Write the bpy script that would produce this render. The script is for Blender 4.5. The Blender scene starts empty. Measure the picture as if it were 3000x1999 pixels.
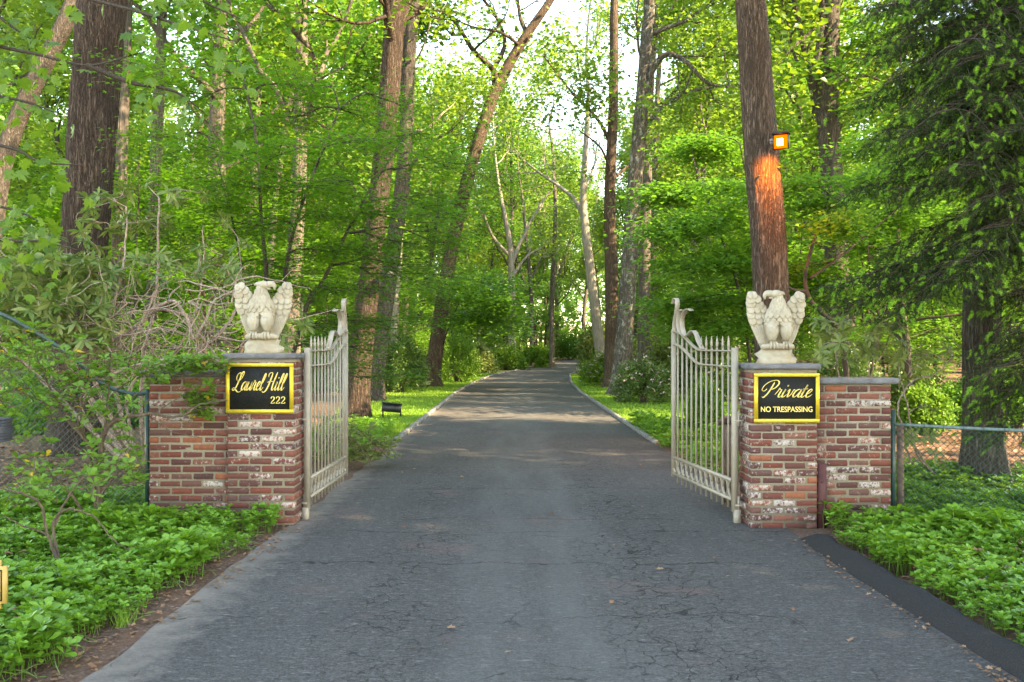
import bpy, math, random
import numpy as np
from mathutils import Matrix, Vector

# ------------------------------------------------------------------ camera, sky, sun, exposure
scn = bpy.context.scene
COL = scn.collection
FV, CX, HY, CH = 2118.0, 1176.5, 792.0, 1.66        # focal length and horizon in picture units, eye height in metres
cam_d = bpy.data.cameras.new('camera')
cam = bpy.data.objects.new('camera', cam_d)
COL.objects.link(cam)
cam.location = (0, 0, CH)
cam.rotation_euler = (math.radians(90), 0, 0)
cam_d.sensor_width = 36
cam_d.lens = 36 * FV / 2353
cam_d.shift_y = 8 / 2353
cam_d.clip_end = 2000
scn.camera = cam
SUN_AZ, SUN_EL = 112.0, 38.0
w = bpy.data.worlds.new('World')
scn.world = w
w.use_nodes = True
wn = w.node_tree.nodes
bg = wn['Background']
sky = wn.new('ShaderNodeTexSky')
sky.sky_type = 'NISHITA'
sky.sun_disc = False
sky.sun_elevation = math.radians(SUN_EL)
sky.sun_rotation = math.radians(SUN_AZ)
sky.air_density = 1.0
sky.dust_density = 0.25
sky.ozone_density = 1.6
w.node_tree.links.new(sky.outputs[0], bg.inputs[0])
bg.inputs[1].default_value = 0.15
sl = bpy.data.lights.new('sun', 'SUN')
sl.energy = 2.7
sl.angle = math.radians(0.53)
sl.color = (1.0, 0.90, 0.74)
so = bpy.data.objects.new('sun', sl)
COL.objects.link(so)
sd = Vector((math.sin(math.radians(SUN_AZ)) * math.cos(math.radians(SUN_EL)),
             math.cos(math.radians(SUN_AZ)) * math.cos(math.radians(SUN_EL)), math.sin(math.radians(SUN_EL))))
so.rotation_euler = sd.to_track_quat('Z', 'Y').to_euler()
so.location = (40, 30, 40)
scn.view_settings.view_transform = 'Standard'
scn.view_settings.look = 'None'
scn.view_settings.exposure = 3.3
scn.view_settings.gamma = 1
scn.view_settings.use_white_balance = True      # the camera balanced for shade
scn.view_settings.white_balance_temperature = 9600
scn.view_settings.white_balance_tint = 12
scn.view_settings.use_curve_mapping = False
scn.cycles.use_denoising = True
scn.cycles.max_bounces = 10
scn.cycles.diffuse_bounces = 5
scn.cycles.transmission_bounces = 6
scn.cycles.glossy_bounces = 2
scn.cycles.sample_clamp_indirect = 6

R = np.random.default_rng(11)
random.seed(5)


def at(vx, vy, d):
    return np.array([(vx - CX) / FV * d, d, CH - (vy - HY) / FV * d])


def gd(vy):
    return FV * CH / (vy - HY)


# ------------------------------------------------------------------ mesh helpers
class MB:
    """collects vertices, quads and triangles for one mesh"""
    def __init__(s):
        s.v, s.q, s.t, s.n = [], [], [], 0

    def add(s, v, q=None, t=None):
        v = np.asarray(v, float).reshape(-1, 3)
        if q is not None and len(q):
            s.q.append(np.asarray(q, np.int64).reshape(-1, 4) + s.n)
        if t is not None and len(t):
            s.t.append(np.asarray(t, np.int64).reshape(-1, 3) + s.n)
        s.v.append(v)
        s.n += len(v)

    def stamp(s, tv, tq, tt, M, T):
        """copies of a template at rotations M (n,3,3) and places T (n,3)"""
        n, k = len(T), len(tv)
        v = np.einsum('nij,kj->nki', M, tv) + T[:, None, :]
        off = (np.arange(n) * k)[:, None, None]
        q = (np.asarray(tq, np.int64).reshape(-1, 4)[None] + off).reshape(-1, 4) if tq is not None and len(tq) else None
        t = (np.asarray(tt, np.int64).reshape(-1, 3)[None] + off).reshape(-1, 3) if tt is not None and len(tt) else None
        s.add(v, q, t)

    def box(s, c, h, rot=None):
        c, h = np.asarray(c, float), np.asarray(h, float)
        v = np.array([[x, y, z] for x in (-1, 1) for y in (-1, 1) for z in (-1, 1)], float) * h
        if rot is not None:
            v = v @ np.asarray(rot).T
        s.add(v + c, [[0, 1, 3, 2], [4, 6, 7, 5], [0, 4, 5, 1], [2, 3, 7, 6], [0, 2, 6, 4], [1, 5, 7, 3]])

    def tube(s, pts, rad, k=8, bark=0.0, seed=0, cap=True, ridges=9, squash=None):
        p = np.asarray(pts, float)
        n = len(p)
        r = np.broadcast_to(np.asarray(rad, float), (n,)).copy()
        tg = np.gradient(p, axis=0)
        tg /= np.linalg.norm(tg, axis=1)[:, None] + 1e-9
        ref = np.array([0, 0, 1.0]) if abs(tg[0][2]) < .9 else np.array([1.0, 0, 0])
        a = np.cross(tg[0], ref)
        a /= np.linalg.norm(a)
        A = [a]
        for i in range(1, n):
            a = a - tg[i] * np.dot(a, tg[i])
            a /= np.linalg.norm(a) + 1e-9
            A.append(a)
        A = np.array(A)
        B = np.cross(tg, A)
        th = np.linspace(0, 2 * np.pi, k, endpoint=False)
        rr = np.repeat(r[:, None], k, 1)
        if bark > 0:
            g = np.random.default_rng(seed)
            ph = np.cumsum(g.normal(0, .16, (n, 1)), 0)
            ph2 = np.cumsum(g.normal(0, .22, (n, 1)), 0)
            m = .55 * np.abs(np.sin(ridges * th[None] + ph)) + .45 * np.abs(np.sin((ridges * 1.63) * th[None] + ph2 + 1)) - .5
            rr = rr + bark * (m + g.normal(0, .22, (n, k))) * np.minimum(1, r / r.max() + .2)[:, None]
        v = p[:, None] + rr[..., None] * (np.cos(th)[None, :, None] * A[:, None] + np.sin(th)[None, :, None] * B[:, None])
        i = np.arange(n - 1)[:, None] * k
        j = np.arange(k)[None]
        jn = (j + 1) % k
        q = np.stack([i + j, i + jn, i + k + jn, i + k + j], -1).reshape(-1, 4)
        v = v.reshape(-1, 3)
        t = []
        if cap:
            v = np.vstack([v, p[:1], p[-1:]])
            c0, c1 = n * k, n * k + 1
            t = [[c0, (x + 1) % k, x] for x in range(k)] + [[c1, (n - 1) * k + x, (n - 1) * k + (x + 1) % k] for x in range(k)]
        s.add(v, q, t)

    def ribbon(s, pts, side, w_, th_):
        """rectangular bar swept along pts: w_ along the fixed side axis, th_ across"""
        p = np.asarray(pts, float)
        side = np.asarray(side, float)
        side = side / np.linalg.norm(side)
        tg = np.gradient(p, axis=0)
        tg /= np.linalg.norm(tg, axis=1)[:, None] + 1e-9
        nn = np.cross(tg, side)
        nn /= np.linalg.norm(nn, axis=1)[:, None] + 1e-9
        n = len(p)
        w2 = np.broadcast_to(np.asarray(w_, float) / 2, (n,))[:, None]
        t2 = np.broadcast_to(np.asarray(th_, float) / 2, (n,))[:, None]
        v = np.stack([p - side * w2 - nn * t2, p + side * w2 - nn * t2, p + side * w2 + nn * t2, p - side * w2 + nn * t2], 1)
        q = []
        for i in range(n - 1):
            for j in range(4):
                q.append([i * 4 + j, i * 4 + (j + 1) % 4, i * 4 + 4 + (j + 1) % 4, i * 4 + 4 + j])
        q += [[3, 2, 1, 0], [n * 4 - 4, n * 4 - 3, n * 4 - 2, n * 4 - 1]]
        s.add(v.reshape(-1, 3), q)

    def ellipsoid(s, c, r, nu=10, nv=7, rot=None):
        th = np.linspace(0, 2 * np.pi, nu, endpoint=False)
        ph = np.linspace(0, np.pi, nv + 1)[1:-1]
        v = [[0, 0, 1]] + [[math.sin(a) * math.cos(b), math.sin(a) * math.sin(b), math.cos(a)] for a in ph for b in th] + [[0, 0, -1]]
        v = np.array(v) * np.asarray(r, float)
        if rot is not None:
            v = v @ np.asarray(rot).T
        m = len(ph)
        t = [[0, 1 + j, 1 + (j + 1) % nu] for j in range(nu)]
        q = []
        for i in range(m - 1):
            for j in range(nu):
                q.append([1 + i * nu + j, 1 + (i + 1) * nu + j, 1 + (i + 1) * nu + (j + 1) % nu, 1 + i * nu + (j + 1) % nu])
        e = 1 + m * nu
        t += [[e, 1 + (m - 1) * nu + (j + 1) % nu, 1 + (m - 1) * nu + j] for j in range(nu)]
        s.add(v + np.asarray(c, float), q, t)

    def loft(s, rings, cap=True):
        k = len(rings[0])
        n = len(rings)
        v = np.vstack(rings)
        q = [[i * k + j, i * k + (j + 1) % k, (i + 1) * k + (j + 1) % k, (i + 1) * k + j] for i in range(n - 1) for j in range(k)]
        t = []
        if cap:
            v = np.vstack([v, np.mean(rings[0], 0), np.mean(rings[-1], 0)])
            t = [[n * k, (j + 1) % k, j] for j in range(k)] + [[n * k + 1, (n - 1) * k + j, (n - 1) * k + (j + 1) % k] for j in range(k)]
        s.add(v, q, t)

    def mesh(s, name, mat, origin=(0, 0, 0), smooth=False):
        v = (np.vstack(s.v) if s.v else np.zeros((0, 3))) - np.asarray(origin, float)
        q = np.vstack(s.q) if s.q else np.zeros((0, 4), np.int64)
        t = np.vstack(s.t) if s.t else np.zeros((0, 3), np.int64)
        me = bpy.data.meshes.new(name)
        me.vertices.add(len(v))
        me.vertices.foreach_set('co', v.astype(np.float32).ravel())
        me.loops.add(len(q) * 4 + len(t) * 3)
        me.loops.foreach_set('vertex_index', np.concatenate([q.ravel(), t.ravel()]).astype(np.int32))
        me.polygons.add(len(q) + len(t))
        me.polygons.foreach_set('loop_start', np.concatenate([np.arange(len(q)) * 4, len(q) * 4 + np.arange(len(t)) * 3]).astype(np.int32))
        me.update(calc_edges=True)
        me.validate()
        if smooth:
            me.polygons.foreach_set('use_smooth', np.ones(len(me.polygons), bool))
        if mat is not None:
            me.materials.append(mat)
        return me


def put(name, me, parent=None, loc=None, mat4=None):
    o = bpy.data.objects.new(name, me)
    COL.objects.link(o)
    if parent is not None:
        o.parent = parent
    if mat4 is not None:
        o.matrix_basis = mat4
    elif loc is not None:
        o.location = loc
    return o


def part(name, mb, mat, parent, smooth=False, kind=None, label=None):
    """a child mesh; its vertices are given in world space, the parent stands unrotated at its base"""
    o = put(name, mb.mesh(name, mat, parent['_o'] if '_o' in parent else (0, 0, 0), smooth), parent)
    o['_o'] = list(parent['_o']) if '_o' in parent else [0, 0, 0]
    if kind:
        o['kind'] = kind
    if label:
        o['label'] = label
    return o


def tag(o, label=None, cat=None, group=None, kind=None):
    if label:
        o['label'] = label
    if cat:
        o['category'] = cat
    if group:
        o['group'] = group
    if kind:
        o['kind'] = kind
    return o


def thing(name, label, cat, loc=(0, 0, 0), group=None):
    o = bpy.data.objects.new(name, None)
    COL.objects.link(o)
    o.location = [float(a) for a in loc]
    o['_o'] = [float(a) for a in loc]
    o.empty_display_size = .2
    return tag(o, label, cat, group)


def copy_tree(o, loc, rz=0.0, sc=1.0, label=None, group=None):
    c = o.copy()
    COL.objects.link(c)
    c.location = loc
    c.rotation_euler = (0, 0, rz)
    c.scale = (sc, sc, sc)
    for ch in list(o.children):
        k = ch.copy()
        COL.objects.link(k)
        k.parent = c
    if label:
        c['label'] = label
    if group:
        c['group'] = group
    return c


def smooth_path(pts, n):
    """Catmull-Rom through pts"""
    p = np.asarray(pts, float)
    if len(p) == 2:
        return p[0] + (p[1] - p[0]) * np.linspace(0, 1, n)[:, None]
    e = np.vstack([2 * p[0] - p[1], p, 2 * p[-1] - p[-2]])
    u = np.linspace(0, len(p) - 1 - 1e-6, n)
    i = u.astype(int)
    f = (u - i)[:, None]
    a, b, c, d = e[i], e[i + 1], e[i + 2], e[i + 3]
    return .5 * (2 * b + (c - a) * f + (2 * a - 5 * b + 4 * c - d) * f ** 2 + (3 * b - a - 3 * c + d) * f ** 3)


def unit(v):
    v = np.asarray(v, float)
    return v / (np.linalg.norm(v, axis=-1, keepdims=True) + 1e-9)


def frames(fwd, up):
    """rotation matrices whose y axis is fwd and z axis close to up"""
    y = unit(fwd)
    x = unit(np.cross(y, up))
    z = np.cross(x, y)
    return np.stack([x, y, z], -1)


# ------------------------------------------------------------------ materials
class NT:
    def __init__(s, name):
        s.m = bpy.data.materials.new(name)
        s.m.use_nodes = True
        s.t = s.m.node_tree
        s.b = s.t.nodes['Principled BSDF']
        s.out = s.t.nodes['Material Output']

    def n(s, typ, **kw):
        nd = s.t.nodes.new(typ)
        for k, v in kw.items():
            setattr(nd, k, v)
        return nd

    def l(s, a, b):
        s.t.links.new(a, b)

    def pos(s, scale=(1, 1, 1), obj=False):
        if obj:
            src = s.n('ShaderNodeTexCoord').outputs['Object']
        else:
            src = s.n('ShaderNodeNewGeometry').outputs['Position']
        mp = s.n('ShaderNodeMapping')
        mp.inputs['Scale'].default_value = scale
        s.l(src, mp.inputs[0])
        return mp.outputs[0]

    def noise(s, vec, scale, detail=4, rough=.55, dist=0):
        nd = s.n('ShaderNodeTexNoise')
        nd.inputs['Scale'].default_value = scale
        nd.inputs['Detail'].default_value = detail
        nd.inputs['Roughness'].default_value = rough
        nd.inputs['Distortion'].default_value = dist
        s.l(vec, nd.inputs['Vector'])
        return nd.outputs['Fac']

    def voro(s, vec, scale, feature='F1', out='Distance', rnd=1):
        nd = s.n('ShaderNodeTexVoronoi', feature=feature)
        nd.inputs['Scale'].default_value = scale
        nd.inputs['Randomness'].default_value = rnd
        s.l(vec, nd.inputs['Vector'])
        return nd.outputs[out]

    def ramp(s, fac, stops, interp='LINEAR'):
        nd = s.n('ShaderNodeValToRGB')
        cr = nd.color_ramp
        cr.interpolation = interp
        while len(cr.elements) < len(stops):
            cr.elements.new(.5)
        for e, (p, c) in zip(cr.elements, stops):
            e.position = p
            e.color = (c, c, c, 1) if isinstance(c, (int, float)) else (*c, 1)
        s.l(fac, nd.inputs[0])
        return nd.outputs[0]

    def mix(s, fac, a, b, mode='MIX'):
        nd = s.n('ShaderNodeMix', data_type='RGBA', blend_type=mode)
        for sock, val in ((nd.inputs[0], fac), (nd.inputs[6], a), (nd.inputs[7], b)):
            if isinstance(val, (int, float)):
                sock.default_value = val if sock == nd.inputs[0] else (val, val, val, 1)
            elif isinstance(val, tuple):
                sock.default_value = (*val, 1)
            else:
                s.l(val, sock)
        return nd.outputs[2]

    def math(s, op, a, b=None):
        nd = s.n('ShaderNodeMath', operation=op)
        for i, val in enumerate((a, b)):
            if val is None:
                continue
            if isinstance(val, (int, float)):
                nd.inputs[i].default_value = val
            else:
                s.l(val, nd.inputs[i])
        return nd.outputs[0]

    def bump(s, h, strength=.5, dist=.01):
        nd = s.n('ShaderNodeBump')
        nd.inputs['Strength'].default_value = strength
        nd.inputs['Distance'].default_value = dist
        s.l(h, nd.inputs['Height'])
        s.l(nd.outputs[0], s.b.inputs['Normal'])

    def base(s, c, rough=.8, spec=.3, metal=0):
        if isinstance(c, tuple):
            s.b.inputs['Base Color'].default_value = (*c, 1)
        else:
            s.l(c, s.b.inputs['Base Color'])
        s.b.inputs['Roughness'].default_value = rough
        s.b.inputs['Specular IOR Level'].default_value = spec
        s.b.inputs['Metallic'].default_value = metal
        return s.m


def leaf_mat(name, cols, trans, rough=.42, spec=.35, tmix=.45):
    """leaf blades: a colour of its own for each leaf, light passing through the blade"""
    k = NT(name)
    rnd = k.n('ShaderNodeNewGeometry').outputs['Random Per Island']
    oi = k.n('ShaderNodeObjectInfo').outputs['Random']
    f = k.math('FRACT', k.math('ADD', rnd, oi))
    n = len(cols)
    c = k.ramp(f, [(i / max(1, n - 1), q) for i, q in enumerate(cols)])
    big = k.noise(k.pos(), .45, 2)
    c = k.mix(k.ramp(big, [(.35, 0.0), (.7, .35)]), c, cols[-1])
    k.base(c, rough, spec)
    tr = k.n('ShaderNodeBsdfTranslucent')
    k.l(k.mix(.75, c, trans), tr.inputs[0])
    mx = k.n('ShaderNodeMixShader')
    mx.inputs[0].default_value = tmix
    k.l(k.b.outputs[0], mx.inputs[1])
    k.l(tr.outputs[0], mx.inputs[2])
    k.l(mx.outputs[0], k.out.inputs[0])
    return k.m


def bark_mat(name, dark, light, zs=2.2, xs=17, lichen=None, strength=1.0):
    k = NT(name)
    p = k.pos((xs, xs, zs), obj=True)
    dn = k.n('ShaderNodeTexNoise')
    dn.inputs['Scale'].default_value = 1.2
    dn.inputs['Detail'].default_value = 4
    k.l(p, dn.inputs['Vector'])
    ad = k.n('ShaderNodeMix', data_type='RGBA', blend_type='ADD')
    ad.inputs[0].default_value = 1.6
    k.l(p, ad.inputs[6])
    k.l(dn.outputs['Color'], ad.inputs[7])
    e = k.voro(ad.outputs[2], 1.0, 'DISTANCE_TO_EDGE')
    e2 = k.ramp(e, [(.02, 0.0), (.24, 1.0)])
    rn = k.noise(k.pos((xs * 1.5, xs * 1.5, zs * .55), obj=True), 1.0, 5, .6, .6)
    rid = k.ramp(k.math('ABSOLUTE', k.math('SUBTRACT', rn, .5)), [(.005, 0.0), (.07, 1.0)])
    e2 = k.math('MULTIPLY', rid, k.math('ADD', k.math('MULTIPLY', e2, .55), .45))
    fine = k.noise(k.pos((60, 60, 14), obj=True), 1.0, 5, .65)
    blot = k.noise(k.pos((1, 1, .45), obj=True), 2.2, 4)
    c = k.mix(e2, dark, light)
    c = k.mix(k.ramp(fine, [(.3, .0), (.75, .6)]), c, tuple(x * .55 for x in light))
    c = k.mix(k.ramp(blot, [(.4, 0.0), (.68, .55)]), c, tuple(x * 1.25 for x in dark))
    if lichen:
        lc = k.noise(k.pos((1, 1, .6), obj=True), 7, 5, .7)
        c = k.mix(k.ramp(lc, [(.55, 0.0), (.62, .75)]), c, lichen)
    k.base(c, .9, .15)
    k.bump(k.math('ADD', e2, k.math('MULTIPLY', fine, .5)), strength, .03)
    return k.m


M = {}
M['oak_bark'] = bark_mat('oak bark', (.026, .017, .013), (.165, .118, .09), zs=4.0, xs=24)
M['grey_bark'] = bark_mat('grey bark', (.05, .04, .034), (.22, .185, .155), zs=4.5, xs=24)
M['brown_bark'] = bark_mat('brown bark', (.055, .036, .027), (.25, .175, .13), zs=5.0, xs=22)
M['lichen_bark'] = bark_mat('lichen bark', (.06, .05, .042), (.24, .21, .175), zs=4.5, lichen=(.42, .44, .38))
M['pale_bark'] = bark_mat('pale bark', (.2, .17, .14), (.48, .43, .37), zs=1.4, xs=14, lichen=(.2, .19, .16), strength=.5)
M['far_bark'] = bark_mat('far bark', (.06, .049, .041), (.235, .195, .165), zs=1.5, xs=12, strength=.6)
M['twig'] = bark_mat('twig bark', (.07, .05, .037), (.20, .15, .11), zs=6, xs=40, strength=.3)
M['dark_twig'] = bark_mat('dark twig bark', (.035, .028, .022), (.11, .088, .07), zs=6, xs=40, strength=.3)
M['rhodo_wood'] = bark_mat('pinkish wood', (.20, .135, .10), (.54, .42, .34), zs=7, xs=30, strength=.3)

M['oak_leaf'] = leaf_mat('oak leaf', [(.055, .15, .018), (.09, .195, .026), (.15, .25, .04)], (.30, .48, .05))
M['dark_oak_leaf'] = leaf_mat('deep oak leaf', [(0.039, 0.098, 0.016), (0.072, 0.143, 0.019), (0.117, 0.195, 0.026)], (.24, .40, .03))
M['maple_leaf'] = leaf_mat('maple leaf', [(0.029, 0.111, 0.013), (0.052, 0.163, 0.016), (0.111, 0.234, 0.023)], (.16, .42, .02))
M['under_leaf'] = leaf_mat('understory leaf', [(.045, .145, .02), (.075, .19, .028), (.12, .25, .042)], (.19, .46, .04))
M['broad_leaf'] = leaf_mat('broad leaf', [(0.036, 0.104, 0.013), (0.065, 0.150, 0.018), (0.104, 0.195, 0.026)], (.26, .42, .03))
M['rhodo_leaf'] = leaf_mat('leathery leaf', [(.05, .115, .022), (.085, .16, .035), (.15, .21, .055), (.22, .25, .085)], (.30, .40, .08), .42, .3, .28)
M['olive_leaf'] = leaf_mat('olive leaf', [(.09, .15, .04), (.15, .21, .06), (.23, .27, .09)], (.30, .38, .08), .42, .3, .3)
M['azalea_leaf'] = leaf_mat('azalea leaf', [(.055, .15, .014), (.09, .20, .024), (.16, .28, .04)], (.22, .44, .04), .45, .3, .35)
M['shrub_leaf'] = leaf_mat('shrub leaf', [(0.036, 0.091, 0.018), (0.065, 0.130, 0.029), (0.117, 0.182, 0.046)], (.16, .30, .04), .35, .5, .3)
M['cover_leaf'] = leaf_mat('ground cover leaf', [(.065, .19, .015), (.105, .26, .026), (.18, .36, .045)], (.26, .50, .03), .34, .45, .32)
M['yellow_leaf'] = leaf_mat('yellow leaf', [(.5, .33, .03), (.62, .42, .05)], (.7, .45, .04))
M['dead_leaf'] = leaf_mat('dead leaf', [(.16, .075, .04), (.27, .14, .08), (.36, .22, .14)], (.3, .15, .06), .8, .1, .15)
M['needle'] = leaf_mat('spruce needle', [(.014, .030, .010), (.024, .048, .014), (.045, .072, .022)], (.06, .12, .02), .6, .12, .2)
M['new_needle'] = leaf_mat('new spruce needle', [(0.117, 0.312, 0.026), (0.169, 0.390, 0.039), (0.247, 0.468, 0.065)], (.25, .5, .04), .45, .3, .35)
M['bloom'] = leaf_mat('pink bloom', [(.62, .34, .38), (.7, .48, .5), (.75, .62, .6)], (.8, .45, .5), .6, .2, .35)
M['grass'] = leaf_mat('grass blade', [(0.091, 0.221, 0.019), (0.143, 0.286, 0.033), (0.221, 0.351, 0.058)], (.3, .5, .05), .5, .3, .35)
M['stem'] = NT('green stem').base((.12, .17, .05), .6)


def simple(name, c, rough=.6, spec=.4, metal=0, var=.25, scale=14, bump=.15):
    k = NT(name)
    n = k.noise(k.pos(), scale, 5, .6)
    col = k.mix(k.ramp(n, [(.3, 0.0), (.7, 1.0)]), tuple(x * (1 - var) for x in c), tuple(min(1, x * (1 + var)) for x in c))
    k.base(col, rough, spec, metal)
    if bump:
        k.bump(k.noise(k.pos(), scale * 6, 4), bump, .004)
    return k.m


# brick: each one picks its own fired colour, lime bloom comes in patches
k = NT('brick')
rnd = k.n('ShaderNodeObjectInfo').outputs['Random']
c = k.ramp(rnd, [(0, (.075, .036, .034)), (.18, (.14, .046, .038)), (.36, (.20, .052, .036)), (.52, (.10, .046, .042)), (.66, (.22, .058, .038)), (.78, (.26, .105, .078)), (.88, (.11, .06, .056)), (.95, (.32, .105, .055))])
n1 = k.noise(k.pos(), 26, 5, .65)
c = k.mix(k.ramp(n1, [(.35, 0.0), (.7, .6)]), c, (.10, .05, .043))
n2 = k.noise(k.pos(), 34, 6, .72)
r2 = k.math('FRACT', k.math('MULTIPLY', rnd, 7.31))
lime = k.ramp(k.math('ADD', n2, k.math('MULTIPLY', k.math('POWER', r2, 3.2), .24)), [(.62, 0.0), (.74, .8)])
c = k.mix(lime, c, (.52, .46, .42))
k.base(c, .88, .2)
k.bump(k.noise(k.pos(), 110, 5, .7), .55, .006)
M['brick'] = k.m
k = NT('mortar')
n1 = k.noise(k.pos(), 60, 5, .7)
c = k.ramp(n1, [(.3, (.21, .175, .125)), (.7, (.32, .275, .205))])
k.base(c, .95, .1)
k.bump(n1, .6, .006)
M['mortar'] = k.m
k = NT('bluestone')
n1 = k.noise(k.pos(), 9, 6, .6)
c = k.ramp(n1, [(.3, (.10, .10, .11)), (.7, (.19, .19, .20))])
n2 = k.noise(k.pos(), 5, 6, .7)
up = k.n('ShaderNodeSeparateXYZ')
k.l(k.n('ShaderNodeNewGeometry').outputs['Normal'], up.inputs[0])
deb = k.math('MULTIPLY', k.ramp(up.outputs[2], [(.6, 0.0), (.9, 1.0)]), k.ramp(n2, [(.38, 0.0), (.55, 1.0)]))
c = k.mix(deb, c, (.26, .19, .13))
k.base(c, .85, .25)
k.bump(k.noise(k.pos((1, 1, 2)), 38, 6, .7), .8, .012)
M['bluestone'] = k.m
k = NT('cast stone')
n1 = k.noise(k.pos(), 7, 5, .6)
c = k.ramp(n1, [(.3, (.31, .26, .19)), (.55, (.415, .365, .28)), (.75, (.47, .42, .335))])
n2 = k.noise(k.pos(), 40, 5, .7)
c = k.mix(k.ramp(n2, [(.5, 0.0), (.72, .5)]), c, (.28, .22, .15))
k.base(c, .85, .2)
k.bump(n2, .35, .006)
M['stone'] = k.m
M['gate_paint'] = simple('gate paint', (.33, .285, .225), .45, .45, 0, .12, 9, .12)
M['gold'] = simple('gold leaf', (.72, .50, .05), .42, .5, .35, .18, 30, .25)
M['gold_letter'] = simple('gold lettering', (.80, .60, .17), .45, .4, .15, .12, 60, 0)
k = NT('black sign field')
n1 = k.noise(k.pos(), 120, 4, .7)
c = k.ramp(n1, [(.4, (.010, .011, .011)), (.72, (.035, .036, .034))])
k.base(c, .6, .12)
M['sign_black'] = k.m
M['black_metal'] = simple('black metal', (.012, .013, .014), .45, .5, 0, .3)
M['fence_green'] = simple('green vinyl', (.022, .06, .055), .4, .5, 0, .3, 20)
M['galv'] = simple('worn galvanised pipe', (.11, .16, .155), .55, .3, .0, .35, 25)
M['rust_steel'] = simple('oxide red steel', (.10, .035, .035), .6, .3, 0, .25)
M['old_wood'] = simple('weathered wood', (.17, .115, .09), .85, .2, 0, .4, 20, .4)
M['grey_box'] = simple('dark grey box', (.05, .055, .07), .5, .4)
M['pale_post'] = simple('pale post', (.2, .19, .2), .6, .3)
M['wood_gold'] = simple('gilded wood', (.50, .33, .10), .5, .4, 0, .15)
M['cobble'] = simple('granite block', (.18, .175, .165), .85, .25, 0, .3, 16, .5)
k = NT('lit lamp glass')
em = k.n('ShaderNodeEmission')
em.inputs[0].default_value = (1, .13, .008, 1)
em.inputs[1].default_value = .34
k.l(em.outputs[0], k.out.inputs[0])
M['lamp_glow'] = k.m
k = NT('lamp bulb')
em = k.n('ShaderNodeEmission')
em.inputs[0].default_value = (1, .62, .2, 1)
em.inputs[1].default_value = 3.5
k.l(em.outputs[0], k.out.inputs[0])
M['lamp_bulb'] = k.m
M['lamp_dark'] = simple('lamp housing', (.035, .02, .014), .5, .4)

# forest floor
k = NT('forest floor')
p = k.pos()
n1 = k.noise(p, 1.3, 5, .6)
n2 = k.noise(p, 22, 6, .75)
n3 = k.voro(p, 26, 'F1', 'Color')
c = k.ramp(n2, [(.3, (.05, .032, .023)), (.5, (.115, .068, .046)), (.72, (.22, .14, .095))])
sep = k.n('ShaderNodeSeparateColor')
k.l(n3, sep.inputs[0])
c = k.mix(k.ramp(sep.outputs[0], [(.6, 0.0), (.8, .7)]), c, (.27, .155, .10))
c = k.mix(k.ramp(n1, [(.48, 0.0), (.62, .55)]), c, (.07, .075, .03))
k.base(c, .95, .1)
k.bump(n2, .8, .03)
M['floor'] = k.m
k = NT('soil verge')
n1 = k.noise(p0 := k.pos(), 30, 6, .75)
n2 = k.noise(p0, 4, 4, .6)
c = k.ramp(n1, [(.3, (.07, .042, .032)), (.52, (.16, .10, .075)), (.75, (.33, .24, .19))])
c = k.mix(k.ramp(n2, [(.42, 0.0), (.6, .6)]), c, (.20, .105, .065))
k.base(c, .95, .1)
k.bump(n1, .9, .02)
M['soil'] = k.m
k = NT('mown lawn')
n1 = k.noise(k.pos(), 1.1, 4, .6)
n2 = k.noise(k.pos(), 60, 4, .7)
c = k.ramp(n1, [(.35, (.10, .20, .022)), (.55, (.16, .26, .032)), (.72, (.24, .29, .06))])
c = k.mix(k.ramp(n2, [(.35, .5), (.65, 0.0)]), c, (.05, .10, .012))
k.base(c, .9, .1)
k.bump(n2, .6, .02)
M['lawn'] = k.m

# asphalt: aggregate, worn wheel tracks, cracks, sandy edges
k = NT('asphalt')
p = k.pos()
agg = k.noise(p, 130, 3, .7)
agg2 = k.voro(p, 95, 'F1', 'Distance')
sm = k.noise(p, .7, 5, .6)
c = k.ramp(agg, [(.32, (.060, .056, .052)), (.55, (.112, .105, .096)), (.78, (.23, .215, .195))])
c = k.mix(k.ramp(sm, [(.35, 0.0), (.65, .5)]), c, (.064, .060, .058))
mid = k.noise(k.pos((1, 1.6, 1)), 42, 4, .75)
c = k.mix(k.ramp(mid, [(.36, .75), (.5, 0.0)]), c, (.040, .039, .040))
c = k.mix(k.ramp(mid, [(.58, 0.0), (.70, .7)]), c, (.19, .185, .18))
st = k.noise(k.pos((1, 3.0, 1)), 9, 7, .8)
c = k.mix(k.ramp(st, [(.56, 0.0), (.66, .75)]), c, (.25, .23, .205))
mot = k.noise(k.pos((1, 1.8, 1)), 17, 5, .7)
c = k.mix(k.ramp(mot, [(.36, .6), (.48, 0.0)]), c, (.048, .046, .045))
c = k.mix(k.ramp(mot, [(.58, 0.0), (.70, .5)]), c, (.19, .178, .16))
# pale dressed band along the middle and tyre-worn tracks
sx = k.n('ShaderNodeSeparateXYZ')
k.l(p, sx.inputs[0])
wob = k.math('ADD', sx.outputs[0], k.math('MULTIPLY', k.math('SUBTRACT', k.noise(p, .5, 3), .5), 1.2))
trk = k.ramp(k.math('MULTIPLY_ADD' if False else 'ADD', k.math('MULTIPLY', wob, .2), .5), [(.40, 0.0), (.47, .45), (.53, .25), (.60, .55), (.68, 0.0)])
c = k.mix(k.math('MULTIPLY', trk, k.ramp(k.noise(k.pos((2, .25, 1)), 2.2, 4), [(.3, .2), (.7, 1.0)])), c, (.15, .148, .138))
red = k.noise(p, .9, 4, .7)
c = k.mix(k.ramp(red, [(.57, 0.0), (.70, .5)]), c, (.17, .11, .10))
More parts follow.
